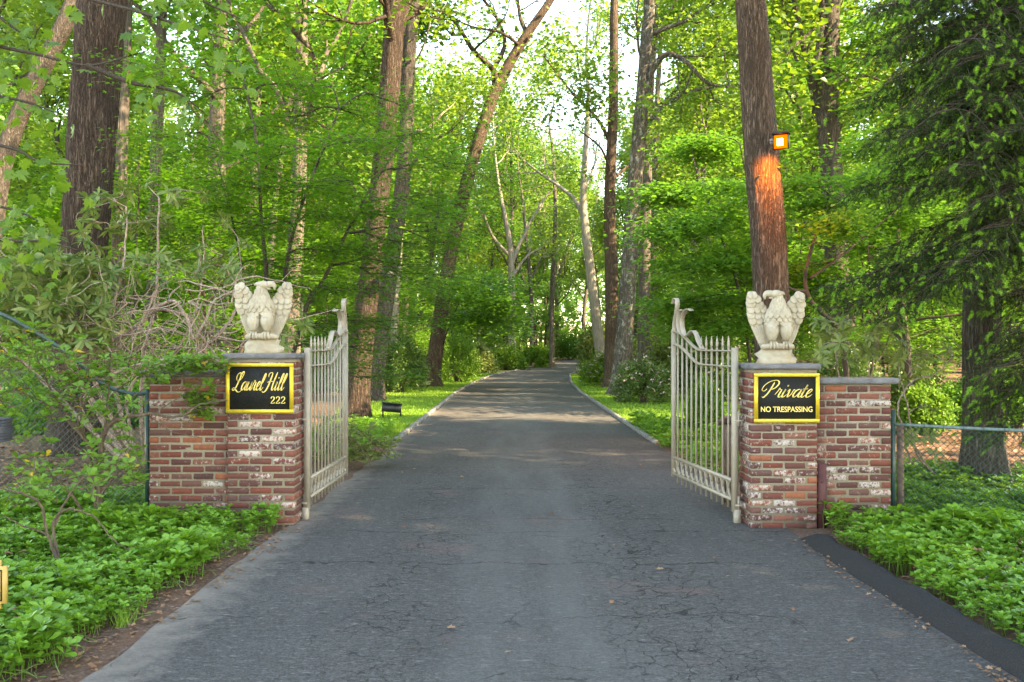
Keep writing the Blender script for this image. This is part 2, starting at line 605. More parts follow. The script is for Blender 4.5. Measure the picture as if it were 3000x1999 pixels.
# alligator cracks in patches, long wandering cracks elsewhere
dn = k.n('ShaderNodeTexNoise')
dn.inputs['Scale'].default_value = 5
dn.inputs['Detail'].default_value = 4
k.l(p, dn.inputs['Vector'])
wv = k.n('ShaderNodeMix', data_type='RGBA', blend_type='ADD')
wv.inputs[0].default_value = .30
k.l(p, wv.inputs[6])
k.l(dn.outputs['Color'], wv.inputs[7])
fl = k.n('ShaderNodeMapping')
fl.inputs['Scale'].default_value = (1, 1, 0)
k.l(wv.outputs[2], fl.inputs[0])
e1 = k.voro(fl.outputs[0], 6.5, 'DISTANCE_TO_EDGE')
e2 = k.voro(fl.outputs[0], 1.05, 'DISTANCE_TO_EDGE')
cr1 = k.ramp(e1, [(0, 1.0), (.016, .6), (.03, 0.0)])
cr2 = k.ramp(e2, [(0, .7), (.003, .5), (.0065, 0.0)])
zone = k.noise(k.pos((1.3, .5, 1)), .62, 3, .6)
z1 = k.ramp(zone, [(.52, 0.0), (.60, 1.0)])
z2 = k.ramp(k.noise(p, 1.7, 3), [(.50, 0.0), (.60, 1.0)])
near = k.ramp(k.math('MULTIPLY', sx.outputs[1], .05), [(.55, 1.0), (.95, .15)])
xb = k.math('ADD', sx.outputs[0], k.math('MULTIPLY', k.math('SUBTRACT', k.noise(p, 1.1, 3), .5), 1.1))
bandm = k.ramp(k.math('ADD', k.math('MULTIPLY', xb, .2), .5), [(.27, 0.0), (.32, .9), (.38, .8), (.42, 0.0), (.60, 0.0), (.65, 1.0), (.73, 1.0), (.80, 0.0)])
z1 = k.math('MULTIPLY', bandm, k.ramp(k.noise(p, .9, 3), [(.36, 0.0), (.5, 1.0)]))
wy = k.math('ADD', sx.outputs[1], k.math('MULTIPLY', k.math('SUBTRACT', k.noise(p, 1.3, 5, .65), .5), .55))
tl = None
for y0_, w_ in ((8.75, .012), (8.15, .012), (6.98, .016), (5.6, .008), (10.6, .014), (12.4, .016)):
    q = k.ramp(k.math('ABSOLUTE', k.math('SUBTRACT', wy, y0_)), [(0, .9), (w_ * .6, .6), (w_, 0.0)])
    tl = q if tl is None else k.math('MAXIMUM', tl, q)
tl = k.math('MULTIPLY', tl, k.ramp(k.noise(k.pos((1, .6, 1)), 1.6, 3), [(.44, 0.0), (.52, 1.0)]))
z2 = k.math('MAXIMUM', z2, .0)
crk = k.math('MULTIPLY', k.math('MAXIMUM', k.math('MULTIPLY', cr1, z1), k.math('MAXIMUM', k.math('MULTIPLY', cr2, z2), tl)), near)
sand = k.ramp(k.math('ADD', k.math('MULTIPLY', sx.outputs[0], .2), k.math('ADD', .5, k.math('MULTIPLY', k.math('SUBTRACT', k.noise(p, 6, 6, .7), .5), .16))), [(.07, .85), (.155, 0.0)])
c = k.mix(sand, c, (.27, .225, .19))
c = k.mix(k.math('MULTIPLY', crk, .8), c, (.012, .012, .013))
k.base(c, .92, .10)
k.bump(k.math('SUBTRACT', k.math('ADD', agg, k.math('MULTIPLY', agg2, .6)), k.math('MULTIPLY', crk, 1.6)), .7, .008)
M['asphalt'] = k.m
k = NT('fresh asphalt')
agg = k.noise(k.pos(), 150, 3, .7)
c = k.ramp(agg, [(.35, (.018, .018, .018)), (.6, (.040, .039, .039)), (.8, (.10, .10, .10))])
k.base(c, .9, .2)
k.bump(agg, .9, .01)
M['berm'] = k.m

# ------------------------------------------------------------------ ground, drive, lawns
PY = np.array([-14, 0, 32, 40, 50, 60, 75, 90, 110, 140, 200])
PX = np.array([.2, .2, .22, .45, 1.05, 2.5, 4.8, 6.2, 8.6, 16, 40])


def cx_(y):
    return np.interp(y, PY, PX)


def hw_(y):
    return np.interp(y, [-14, 4, 9, 16, 60, 110], [2.35, 2.32, 2.26, 2.15, 2.0, 1.7])


def sheet(name, xl, xr, ys, z, mat, nx=3, kind='structure', jl=0, jr=0):
    ys = np.asarray(ys, float)
    a, b = np.array([xl(y) for y in ys]), np.array([xr(y) for y in ys])
    ker = np.array([1, 3, 4, 3, 1]) / 6.0
    a = a + np.convolve(R.normal(0, jl, len(ys)), ker, 'same') if jl else a
    b = b + np.convolve(R.normal(0, jr, len(ys)), ker, 'same') if jr else b
    f = np.linspace(0, 1, nx)
    v = np.stack([a[:, None] + (b - a)[:, None] * f, np.repeat(ys[:, None], nx, 1), np.full((len(ys), nx), z)], -1)
    q = [[i * nx + j, i * nx + j + 1, (i + 1) * nx + j + 1, (i + 1) * nx + j] for i in range(len(ys) - 1) for j in range(nx - 1)]
    mb = MB()
    mb.add(v.reshape(-1, 3), q)
    return tag(put(name, mb.mesh(name, mat)), kind=kind)


mb = MB()
mb.add([[-400, -120, -.012], [400, -120, -.012], [400, 600, -.012], [-400, 600, -.012]], [[0, 1, 2, 3]])
tag(put('ground', mb.mesh('ground', M['floor'])), kind='structure')
ysd = np.concatenate([np.arange(-14, 20, .11), np.arange(20, 140, 1.0)])
sheet('driveway', lambda y: cx_(y) - hw_(y), lambda y: cx_(y) + hw_(y), ysd, .004, M['asphalt'], 5, jl=.022, jr=.015)
sheet('soil_verge', lambda y: cx_(y) - hw_(y) - .75, lambda y: cx_(y) - hw_(y) + .12, np.arange(-6, 17, .25), -.002, M['soil'], 3, jl=.05)
sheet('soil_verge', lambda y: cx_(y) + hw_(y) - .12, lambda y: cx_(y) + hw_(y) + .6, np.arange(-6, 17, .25), -.004, M['soil'], 3, jr=.05)
LAWN_L = lambda y: np.interp(y, [15, 20, 26, 34, 42, 50, 58, 70], [-2.6, -3.9, -4.6, -4.6, -4.2, -2.6, -.6, 2.2])
LAWN_R = lambda y: np.interp(y, [15, 18, 24, 32, 42, 50], [5.6, 6.2, 6.2, 5.4, 4.2, 3.6])
yl = np.arange(15, 70, .5)
sheet('lawn', LAWN_L, lambda y: cx_(y) - hw_(y) - .1, yl, .002, M['lawn'], 3, jl=.15)
yr = np.arange(15, 50, .5)
sheet('lawn', lambda y: cx_(y) + hw_(y) + .1, LAWN_R, yr, .002, M['lawn'], 3, jr=.15)

# short grass on the lawns
gb = MB()
n = 60000
yy = 15.2 + 36 * R.random(n) ** 1.5
side = R.random(n) < .5
xl = np.where(side, LAWN_L(yy) - .15 * R.random(n), cx_(yy) + hw_(yy) + .13)
xr = np.where(side, cx_(yy) - hw_(yy) - .13, LAWN_R(yy) + .2 * R.random(n))
gx = xl + (xr - xl) * R.random(n)
ok = xr > xl
gx, yy = gx[ok], yy[ok]
n = len(gx)
fw = unit(np.stack([R.normal(0, .5, n), R.normal(0, .5, n), np.ones(n)], -1))
Mx = frames(fw, unit(R.normal(0, 1, (n, 3)))) * (.045 + .04 * R.random(n))[:, None, None]
gb.stamp(np.array([[-.16, 0, 0], [.16, 0, 0], [0, 1, .1]]), None, [[0, 1, 2]], Mx, np.stack([gx, yy, np.zeros(n)], -1))
tag(put('grass', gb.mesh('grass', M['grass'])), 'short mown grass on the lawns beside the driveway', kind='stuff')

# granite block edging of the drive, each block a piece
cb = []
for j in range(3):
    b = MB()
    rg = np.random.default_rng(j + 40)
    rings = []
    for z, s_ in ((-.05, 1), (.045, 1), (.062, .86)):
        rings.append(np.array([[.125 * s_ * sx_ + rg.normal(0, .006), .042 * s_ * sy_ + rg.normal(0, .004), z + rg.normal(0, .004)] for sx_, sy_ in ((-1, -1), (1, -1), (1, 1), (-1, 1))]))
    b.loft(rings)
    cb.append(b.mesh('cobble', M['cobble']))
for sgn, nm, lab in ((-1, 'kerb_edging', 'row of pale granite blocks along the left edge of the driveway'), (1, 'kerb_edging', 'row of pale granite blocks along the right edge of the driveway')):
    root = thing(nm, lab, 'kerb', (cx_(16) + sgn * hw_(16), 16, 0))
    root['kind'] = 'structure'
    del root['category']
    y = 15.6
    rest = MB()
    cnt = 0
    while y < 62:
        x = cx_(y) + sgn * (hw_(y) + .045)
        x2 = cx_(y + .26) + sgn * (hw_(y + .26) + .045)
        a = math.atan2(.26, x2 - x)
        o = put('cobble', cb[cnt % 3], root)
        o.matrix_basis = Matrix.Translation((x - root.location.x, y - 16, .0 + random.uniform(-.008, .01))) @ Matrix.Rotation(a + random.uniform(-.04, .04), 4, 'Z')
        y += .272
        cnt += 1

# rolled asphalt berm on the right foreground
bm_ = MB()
pts = smooth_path([(2.46, 7.85), (2.45, 7.0), (2.47, 6), (2.5, 5), (2.56, 4), (2.7, 2.5), (3.3, 0), (4.6, -2.5)], 50)
prof = np.array([[-.02, 0], [.02, .05], [.06, .09], [.10, .105], [.15, .09], [.19, .045], [.21, -.03]])
rings = []
for i, p in enumerate(pts):
    t = unit(pts[min(i + 1, 49)] - pts[max(i - 1, 0)])
    nrm = np.array([-t[1], t[0]]) if -t[1] > 0 else np.array([t[1], -t[0]])
    f = min(1, .25 + i * .35)
    rings.append(np.array([[p[0] + nrm[0] * a * (1 if i else .8), p[1] + nrm[1] * a, max(-.01, b * f * (1 + .10 * math.sin(i * .9) + R.normal(0, .05))) + R.normal(0, .004)] for a, b in prof]))
v = np.vstack(rings)
kk = len(prof)
bm_.add(v, [[i * kk + j, i * kk + j + 1, (i + 1) * kk + j + 1, (i + 1) * kk + j] for i in range(49) for j in range(kk - 1)])
bm_.add(np.vstack([rings[0], [[pts[0][0] + .12, pts[0][1], -.02]]]), None, [[j, kk, j + 1] for j in range(kk - 1)])
tag(put('asphalt_kerb', bm_.mesh('asphalt_kerb', M['berm'], smooth=True)), 'rounded black asphalt kerb along the right edge of the foreground drive', kind='structure')

# ------------------------------------------------------------------ brick masonry
BL, BH, BD, JT = .188, .0528, .092, .0148
brick_me = []
for j in range(6):
    b = MB()
    rg = np.random.default_rng(j + 3)
    e = .007
    rings = []
    for x, s_ in ((-.5, 0), (-.5 + .035, 1), (.5 - .035, 1), (.5, 0)):
        oy, oz = (.5 - .07 * (1 - s_), .5 - .11 * (1 - s_))
        cc = .06
        pr = [(-oy, -oz + .12), (-oy + cc, -oz), (oy - cc, -oz), (oy, -oz + .12), (oy, oz - .12), (oy - cc, oz), (-oy + cc, oz), (-oy, oz - .12)]
        rings.append(np.array([[x + rg.normal(0, .008), a + rg.normal(0, .012), c_ + rg.normal(0, .028)] for a, c_ in pr]))
    b.loft(rings)
    brick_me.append(b.mesh('brick', M['brick']))


def brick(root, x, y, z, lx, rot90=False, d=BD):
    """one brick centred at x, y, z (local to root): lx its length, laid along x or along y"""
    o = put('brick', random.choice(brick_me), root)
    m = Matrix.Translation((x + random.uniform(-.0015, .0015), y + random.uniform(-.004, .004), z + random.uniform(-.002, .002)))
    m = m @ Matrix.Rotation((math.pi / 2 if rot90 else 0) + (math.pi if random.random() < .5 else 0) + random.uniform(-.008, .008), 4, 'Z')
    m = m @ Matrix.Diagonal((lx, d, BH * random.uniform(.96, 1.04), 1))
    o.matrix_basis = m


def pillar(name, label, x0, x1, y0, dep, zcap, capt, ov):
    root = thing(name, label, 'pillar', ((x0 + x1) / 2, y0 + dep / 2, 0))
    w2, d2 = (x1 - x0) / 2, dep / 2
    core = MB()
    core.box([root.location.x, root.location.y, zcap / 2 - .02], [w2 - .006, d2 - .006, zcap / 2 + .02])
    part('mortar', core, M['mortar'], root)
    pitch = BH + JT
    nc = int((zcap - .02) / pitch)
    for c in range(-1, nc):
        z = c * pitch + pitch / 2 + (zcap - .025 - nc * pitch)
        if c % 2 == 0:
            L = (2 * w2 - 2 * JT) / 3
            for i in range(3):
                x = -w2 + L / 2 + i * (L + JT)
                brick(root, x, -d2 + BD / 2, z, L)
                brick(root, x, d2 - BD / 2, z, L)
            Ls = 2 * d2 - 2 * BD - 2 * JT
            for s_ in (-1, 1):
                brick(root, s_ * (w2 - BD / 2), 0, z, Ls, True)
        else:
            Ls = (2 * d2 - JT) / 2
            for s_ in (-1, 1):
                for i in range(2):
                    brick(root, s_ * (w2 - BD / 2), -d2 + Ls / 2 + i * (Ls + JT), z, Ls, True)
            L = (2 * w2 - 2 * BD - 3 * JT) / 2
            for i in range(2):
                x = -w2 + BD + JT + L / 2 + i * (L + JT)
                brick(root, x, -d2 + BD / 2, z, L)
                brick(root, x, d2 - BD / 2, z, L)
    cap_stone(root, x0 - ov, x1 + ov, y0 - ov, y0 + dep + ov, zcap, capt)
    return root


def cap_stone(root, xa, xb, ya, yb, z, t):
    mb = MB()
    rg = np.random.default_rng(int(abs(xa) * 1000))
    nx, ny = 14, 10

    def ring(zz, ins, jit):
        a = [(xa + ins + (xb - xa - 2 * ins) * i / nx, ya + ins) for i in range(nx)]
        a += [(xb - ins, ya + ins + (yb - ya - 2 * ins) * i / ny) for i in range(ny)]
        a += [(xb - ins - (xb - xa - 2 * ins) * i / nx, yb - ins) for i in range(nx)]
        a += [(xa + ins, yb - ins - (yb - ya - 2 * ins) * i / ny) for i in range(ny)]
        return np.array([[p + rg.normal(0, jit), q + rg.normal(0, jit), zz] for p, q in a])
    mb.loft([ring(z, .006, .004), ring(z + t * .3, 0, .006), ring(z + t * .7, 0, .006), ring(z + t, .007, .004)])
    part('capstone', mb, M['bluestone'], root)


def wing(name, label, x0, x1, y0, dep, zcap, capt, cx0, cx1):
    root = thing(name, label, 'wall', ((x0 + x1) / 2, y0 + dep / 2, 0))
    w2, d2 = (x1 - x0) / 2, dep / 2
    core = MB()
    core.box([root.location.x, root.location.y, zcap / 2 - .02], [w2 - .006, d2 - .006, zcap / 2 + .02])
    part('mortar', core, M['mortar'], root)
    pitch = BH + JT
    nc = int((zcap - .008) / pitch)
    P = BL + JT
    outer = -1 if x1 < 0 else 1
    for c in range(-1, nc):
        z = c * pitch + pitch / 2 + (zcap - .010 - nc * pitch)
        off = 0 if c % 2 == 0 else P / 2
        for yy_ in (-d2 + BD / 2, d2 - BD / 2):
            e = 0.0
            first = True
            while e < 2 * w2 - .02:
                L = BL if not (first and off) else BL / 2 - JT / 2
                first = False
                L = min(L * random.uniform(.96, 1.04), 2 * w2 - e)
                if L > .025:
                    brick(root, outer * (w2 - e - L / 2), yy_, z, L)
                e += L + JT
        brick(root, outer * (w2 - BD / 2), 0, z, 2 * d2 - 2 * BD - 2 * JT, True)
    cap_stone(root, cx0, cx1, y0 - .035, y0 + dep + .035, zcap, capt)
    return root


lp = pillar('brick_pillar', 'left brick gate pillar carrying the gold framed house name sign', -2.605, -1.99, 8.43, .41, 1.53, .05, .028)
rp = pillar('brick_pillar', 'right brick gate pillar carrying the private sign', 2.153, 2.755, 8.31, .41, 1.437, .05, .028)
lw = wing('brick_wall', 'low weathered brick wall joined to the left gate pillar', -3.36, -2.608, 8.53, .28, 1.36, .06, -3.44, -2.612)
rw = wing('brick_wall', 'low brick wall with bluestone cap joined to the right gate pillar', 2.758, 3.455, 8.40, .28, 1.30, .055, 2.787, 3.515)

# ------------------------------------------------------------------ signs with their lettering
SCRIPT = {
    'L': (1.30, [[(.30, 1.05), (.05, 1.35), (.10, 1.80), (.45, 2.0), (.62, 1.85), (.55, 1.62)],
                 [(.30, 1.05), (.62, 1.05), (1.02, 1.55), (1.12, 2.02), (.92, 2.12), (.74, 1.75), (.52, .85), (.30, .22), (.02, -.02), (-.18, .10), (-.05, .28), (.25, .18), (.75, -.16), (1.15, -.18), (1.45, .02)]]),
    'a': (.86, [[(.66, .80), (.46, .98), (.16, .78), (.04, .34), (.16, .02), (.42, .18), (.66, .80), (.74, 1.0)], [(.74, 1.0), (.64, .40), (.66, .06), (.82, .04), (1.0, .32)]]),
    'u': (.92, [[(-.02, .50), (.14, .98), (.10, .40), (.18, .02), (.40, .12), (.66, .66), (.74, .98)], [(.74, .98), (.66, .40), (.70, .06), (.86, .04), (1.04, .34)]]),
    'r': (.74, [[(-.02, .30), (.16, .80), (.20, 1.14), (.30, .95), (.54, .94)], [(.54, .94), (.44, .42), (.48, .06), (.64, .04), (.84, .34)]]),
    'e': (.62, [[(-.02, .30), (.30, .50), (.50, .82), (.40, 1.0), (.18, .82), (.08, .36), (.20, .02), (.46, .08), (.72, .38)]]),
    'l': (.56, [[(-.02, .30), (.34, .95), (.54, 1.62), (.46, 1.92), (.30, 1.62), (.14, .62), (.16, .08), (.32, .02), (.62, .36)]]),
    'i': (.50, [[(-.02, .36), (.18, .98), (.10, .42), (.14, .06), (.28, .02), (.56, .36)], [(.24, 1.40), (.30, 1.46), (.25, 1.33)]]),
    'v': (.76, [[(-.02, .70), (.16, .98), (.20, .40), (.26, .02), (.52, .36), (.62, .92), (.78, .84)]]),
    't': (.54, [[(-.02, .36), (.20, .90), (.30, 1.52), (.16, .62), (.16, .08), (.32, .02), (.60, .36)], [(-.02, 1.02), (.25, 1.0), (.52, 1.06)]]),
    'H': (1.60, [[(.08, 1.50), (.06, 1.85), (.36, 2.02), (.66, 1.92)], [(.66, 1.95), (.58, 1.3), (.44, .55), (.20, -.05), (-.20, -.24), (-.42, -.06)],
                 [(.10, .88), (.50, 1.02), (.95, 1.0), (1.35, 1.12)], [(1.42, 2.06), (1.30, 1.5), (1.16, .75), (1.16, .14), (1.34, .02), (1.62, .36)]]),
    'P': (1.28, [[(.62, 1.86), (.56, 1.2), (.40, .45), (.12, -.02), (-.10, .10)],
                 [(-.22, .75), (-.42, .95), (-.32, 1.50), (.15, 1.95), (.80, 2.08), (1.16, 1.75), (1.02, 1.22), (.66, .98), (.44, 1.10)],
                 [(-.22, .75), (-.02, .82), (.08, 1.05)]]),
    '2': (.72, [[(.06, .72), (.10, .92), (.30, 1.0), (.48, .86), (.44, .58), (.04, .06)], [(.03, .05), (.54, .05)], [(.54, .05), (.56, .2)]]),
}


def strokes(word, slant):
    out, x = [], 0.0
    for ch in word:
        if ch == ' ':
            x += .42
            continue
        adv, ss = SCRIPT[ch]
        for s_ in ss:
            p = np.array(s_, float)
            p[:, 0] += x
            p[:, 0] += slant * p[:, 1]
            out.append(smooth_path(p, max(10, 6 * len(p))))
        x += adv
    return out


def lettering(root, words_, origin):
    """words_: (text, slant, x0, z0, x1, z1, thin, thick) on the sign face; flat raised strokes with a broad pen"""
    ox, oy, oz = origin
    for text, slant, x0, z0, x1, z1, thin, thick in words_:
        ss = strokes(text, slant)
        al = np.vstack(ss)
        lo, hi = al.min(0), al.max(0)
        mb = MB()
        for p in ss:
            q = np.stack([x0 + (p[:, 0] - lo[0]) / (hi[0] - lo[0]) * (x1 - x0), z0 + (p[:, 1] - lo[1]) / (hi[1] - lo[1]) * (z1 - z0)], -1)
            tg = unit(np.gradient(q, axis=0))
            nn = np.stack([-tg[:, 1], tg[:, 0]], -1)
            dn = np.clip(-tg[:, 1] if len(text) != 3 else np.abs(tg[:, 1]), 0, 1)
            e = np.minimum(np.linspace(0, 1, len(q)), np.linspace(1, 0, len(q))) * 6
            wd = (thin + (thick - thin) * dn) * np.clip(e + .35, .35, 1) / 2
            a, b = q + nn * wd[:, None], q - nn * wd[:, None]
            n = len(q)
            f = lambda uv, y: np.stack([ox + uv[:, 0], np.full(n, oy + y), oz + uv[:, 1]], -1)
            v = np.vstack([f(a, -.0035), f(b, -.0035), f(a, .001), f(b, .001)])
            qd = []
            for i in range(n - 1):
                qd += [[i, i + 1, n + i + 1, n + i], [2 * n + i, 2 * n + i + 1, i + 1, i], [n + i, n + i + 1, 3 * n + i + 1, 3 * n + i]]
            mb.add(v, qd)
        part('lettering', mb, M['gold_letter'], root)


def sign(name, label, xc, zc, y, w_, h_, rot=0.0):
    root = thing(name, label, 'sign', (xc, y, zc - h_ / 2))
    b = MB()
    b.box([xc, y + .006, zc], [w_ / 2 - .008, .008, h_ / 2 - .008])
    part('panel', b, M['sign_black'], root)
    f = MB()
    t = .031
    for s_ in (-1, 1):
        f.box([xc, y - .002, zc + s_ * (h_ / 2 - t / 2)], [w_ / 2, .014, t / 2])
        f.box([xc + s_ * (w_ / 2 - t / 2), y - .002, zc], [t / 2, .0139, h_ / 2 - t - .0005])
    part('frame', f, M['gold'], root)
    return root


def vx2(vx, d):
    return (vx - CX) / FV * d


def vz2(vy, d):
    return CH - (vy - HY) / FV * d


D = 8.405
s1 = sign('name_sign', 'black sign with gold frame and script house name on the left pillar', vx2(597, D), vz2(892, D), D, (674 - 520) / FV * D, (949 - 835) / FV * D)
lettering(s1, [('Laurel Hill', .42, vx2(534, D), vz2(902, D), vx2(661, D), vz2(854, D), .0055, .0118), ('222', .06, vx2(622, D), vz2(927, D), vx2(655, D), vz2(912, D), .005, .0095)], (0, D - .0035, 0))
D = 8.285
s2 = sign('private_sign', 'black sign with gold frame warning against trespassing on the right pillar', vx2(1807.5, D), vz2(914.5, D), D, (1882 - 1733) / FV * D, (971 - 858) / FV * D)
lettering(s2, [('Private', .42, vx2(1750, D), vz2(914, D), vx2(1866, D), vz2(874, D), .0055, .0125)], (0, D - .0035, 0))
fc = bpy.data.curves.new('txt', 'FONT')
fc.body = 'NO TRESPASSING'
fc.extrude = .02
fc.offset = .012
fo = bpy.data.objects.new('txt', fc)
COL.objects.link(fo)
dg = bpy.context.evaluated_depsgraph_get()
fm = bpy.data.meshes.new_from_object(fo.evaluated_get(dg))
bpy.data.objects.remove(fo)
co = np.zeros(len(fm.vertices) * 3, np.float32)
fm.vertices.foreach_get('co', co)
co = co.reshape(-1, 3)
lo, hi = co.min(0), co.max(0)
nx0, nx1, nz0, nz1 = vx2(1748, D), vx2(1866.5, D), vz2(947, D), vz2(934.5, D)
new = np.stack([nx0 + (co[:, 0] - lo[0]) / (hi[0] - lo[0]) * (nx1 - nx0), D - .0055 + (co[:, 2] * .05), nz0 + (co[:, 1] - lo[1]) / (hi[1] - lo[1]) * (nz1 - nz0)], -1) - np.array(s2['_o'])
fm.vertices.foreach_set('co', new.astype(np.float32).ravel())
fm.materials.clear()
fm.materials.append(M['gold_letter'])
put('lettering', fm, s2)

# ------------------------------------------------------------------ wrought gates
def gate(label, hinge, tip, z0, pillar_x):
    H, T = np.array(hinge, float), np.array(tip, float)
    L = np.linalg.norm(T - H)
    e = (T - H) / L
    nrm = np.array([-e[1], e[0]])
    P = lambda s_, z, o=0.0: np.array([H[0] + e[0] * s_ + nrm[0] * o, H[1] + e[1] * s_ + nrm[1] * o, z])
    side = np.array([nrm[0], nrm[1], 0])
    rot = np.array([[e[0], nrm[0], 0], [e[1], nrm[1], 0], [0, 0, 1]])
    root = thing('iron_gate', label, 'gate', (H[0], H[1], 0))
    m = M['gate_paint']
    zt = lambda s_: np.interp(s_, [0, .86, 1.0, 1.15, 1.3, 1.45, 1.6, 1.83], [1.60, 1.60, 1.605, 1.64, 1.69, 1.745, 1.785, 1.815])
    zm = lambda s_: zt(s_) - .145
    b = MB()
    b.box(P(0, (z0 + 1.6) / 2 - .03), [.026, .026, (1.6 - z0) / 2 + .06], rot)
    part('hinge_post', b, m, root)
    b = MB()
    b.box(P(L, (z0 - .02 + 1.83) / 2), [.023, .023, (1.83 - z0 + .02) / 2], rot)
    part('end_post', b, m, root)
    ss = np.linspace(.027, L - .024, 40)
    for zf, hgt in ((zt, .014), (zm, .014)):
        b = MB()
        b.ribbon(np.array([P(s_, zf(s_ * 1.83 / L)) for s_ in ss]), side, .036, hgt)
        part('rail', b, m, root)
    for zz in (z0 + .015, z0 + .195):
        b = MB()
        b.ribbon(np.array([P(.027, zz), P(L - .024, zz)]), side, .034, .026)
        part('rail', b, m, root)
    n = 11
    for i in range(n):
        s_ = L * (i + 1) / (n + 1)
        su = s_ * 1.83 / L
        b = MB()
        spike = su < .95
        top = zt(su) - .006
        b.ribbon(np.array([P(s_, z0 - .075), P(s_, top if not spike else 1.63)]), side, .017, .017)
        if spike:
            b.tube(np.array([P(s_, 1.625), P(s_, 1.66), P(s_, 1.70), P(s_, 1.745)]), [.011, .013, .010, .002], 6)
        part('picket', b, m, root)
    for i in range(n + 1):
        s_ = L * (i + .5) / (n + 1)
        b = MB()
        th = np.linspace(0, 2 * np.pi, 23)
        ctr = z0 + .105
        b.ribbon(np.array([P(s_ + .064 * math.cos(a), ctr + .073 * math.sin(a)) for a in th]), side, .022, .006)
        part('ring', b, m, root)
    curves = [[(1.80, 1.80), (1.79, 1.90), (1.74, 2.00), (1.70, 2.08), (1.70, 2.14), (1.74, 2.175), (1.80, 2.165), (1.84, 2.12)],
              [(.87, 1.615), (.98, 1.68), (1.06, 1.76), (1.13, 1.80), (1.22, 1.80), (1.30, 1.77), (1.38, 1.752), (1.46, 1.775), (1.52, 1.85), (1.53, 1.93), (1.48, 1.99), (1.40, 2.03), (1.30, 2.04), (1.22, 2.02)],
              [(1.60, 1.79), (1.66, 1.86), (1.66, 1.95), (1.62, 2.02), (1.57, 2.04)]]
    for cv in curves:
        b = MB()
        q = smooth_path(cv, 9 * len(cv))
        b.ribbon(np.array([P(a * L / 1.83, c_) for a, c_ in q]), side, .052, .010)
        part('scroll', b, m, root)
    for zz in (.95, z0 - .03):
        b = MB()
        b.box([(H[0] + pillar_x) / 2, H[1] - .0, zz], [abs(H[0] - pillar_x) / 2, .028, .008])
        b.tube(np.array([[H[0] + (pillar_x - H[0]) * .38, H[1] - .01, zz - .05], [H[0] + (pillar_x - H[0]) * .38, H[1] - .01, zz + .085]]), .016, 8)
        part('hinge', b, m, root)
    b = MB()
    b.box([H[0] + (pillar_x - H[0]) * .25, H[1] - .005, (z0 - .07) / 2 - .01], [.03, .03, (z0 - .07) / 2 + .01])
    part('foot_post', b, m, root)
    return root


gate('left iron gate leaf swung open beside the house name pillar', (-1.945, 8.76), (-1.90, 10.54), .185, -2.0)
gate('right iron gate leaf swung open beside the private sign pillar', (2.072, 8.58), (1.822, 10.39), .195, 2.15)

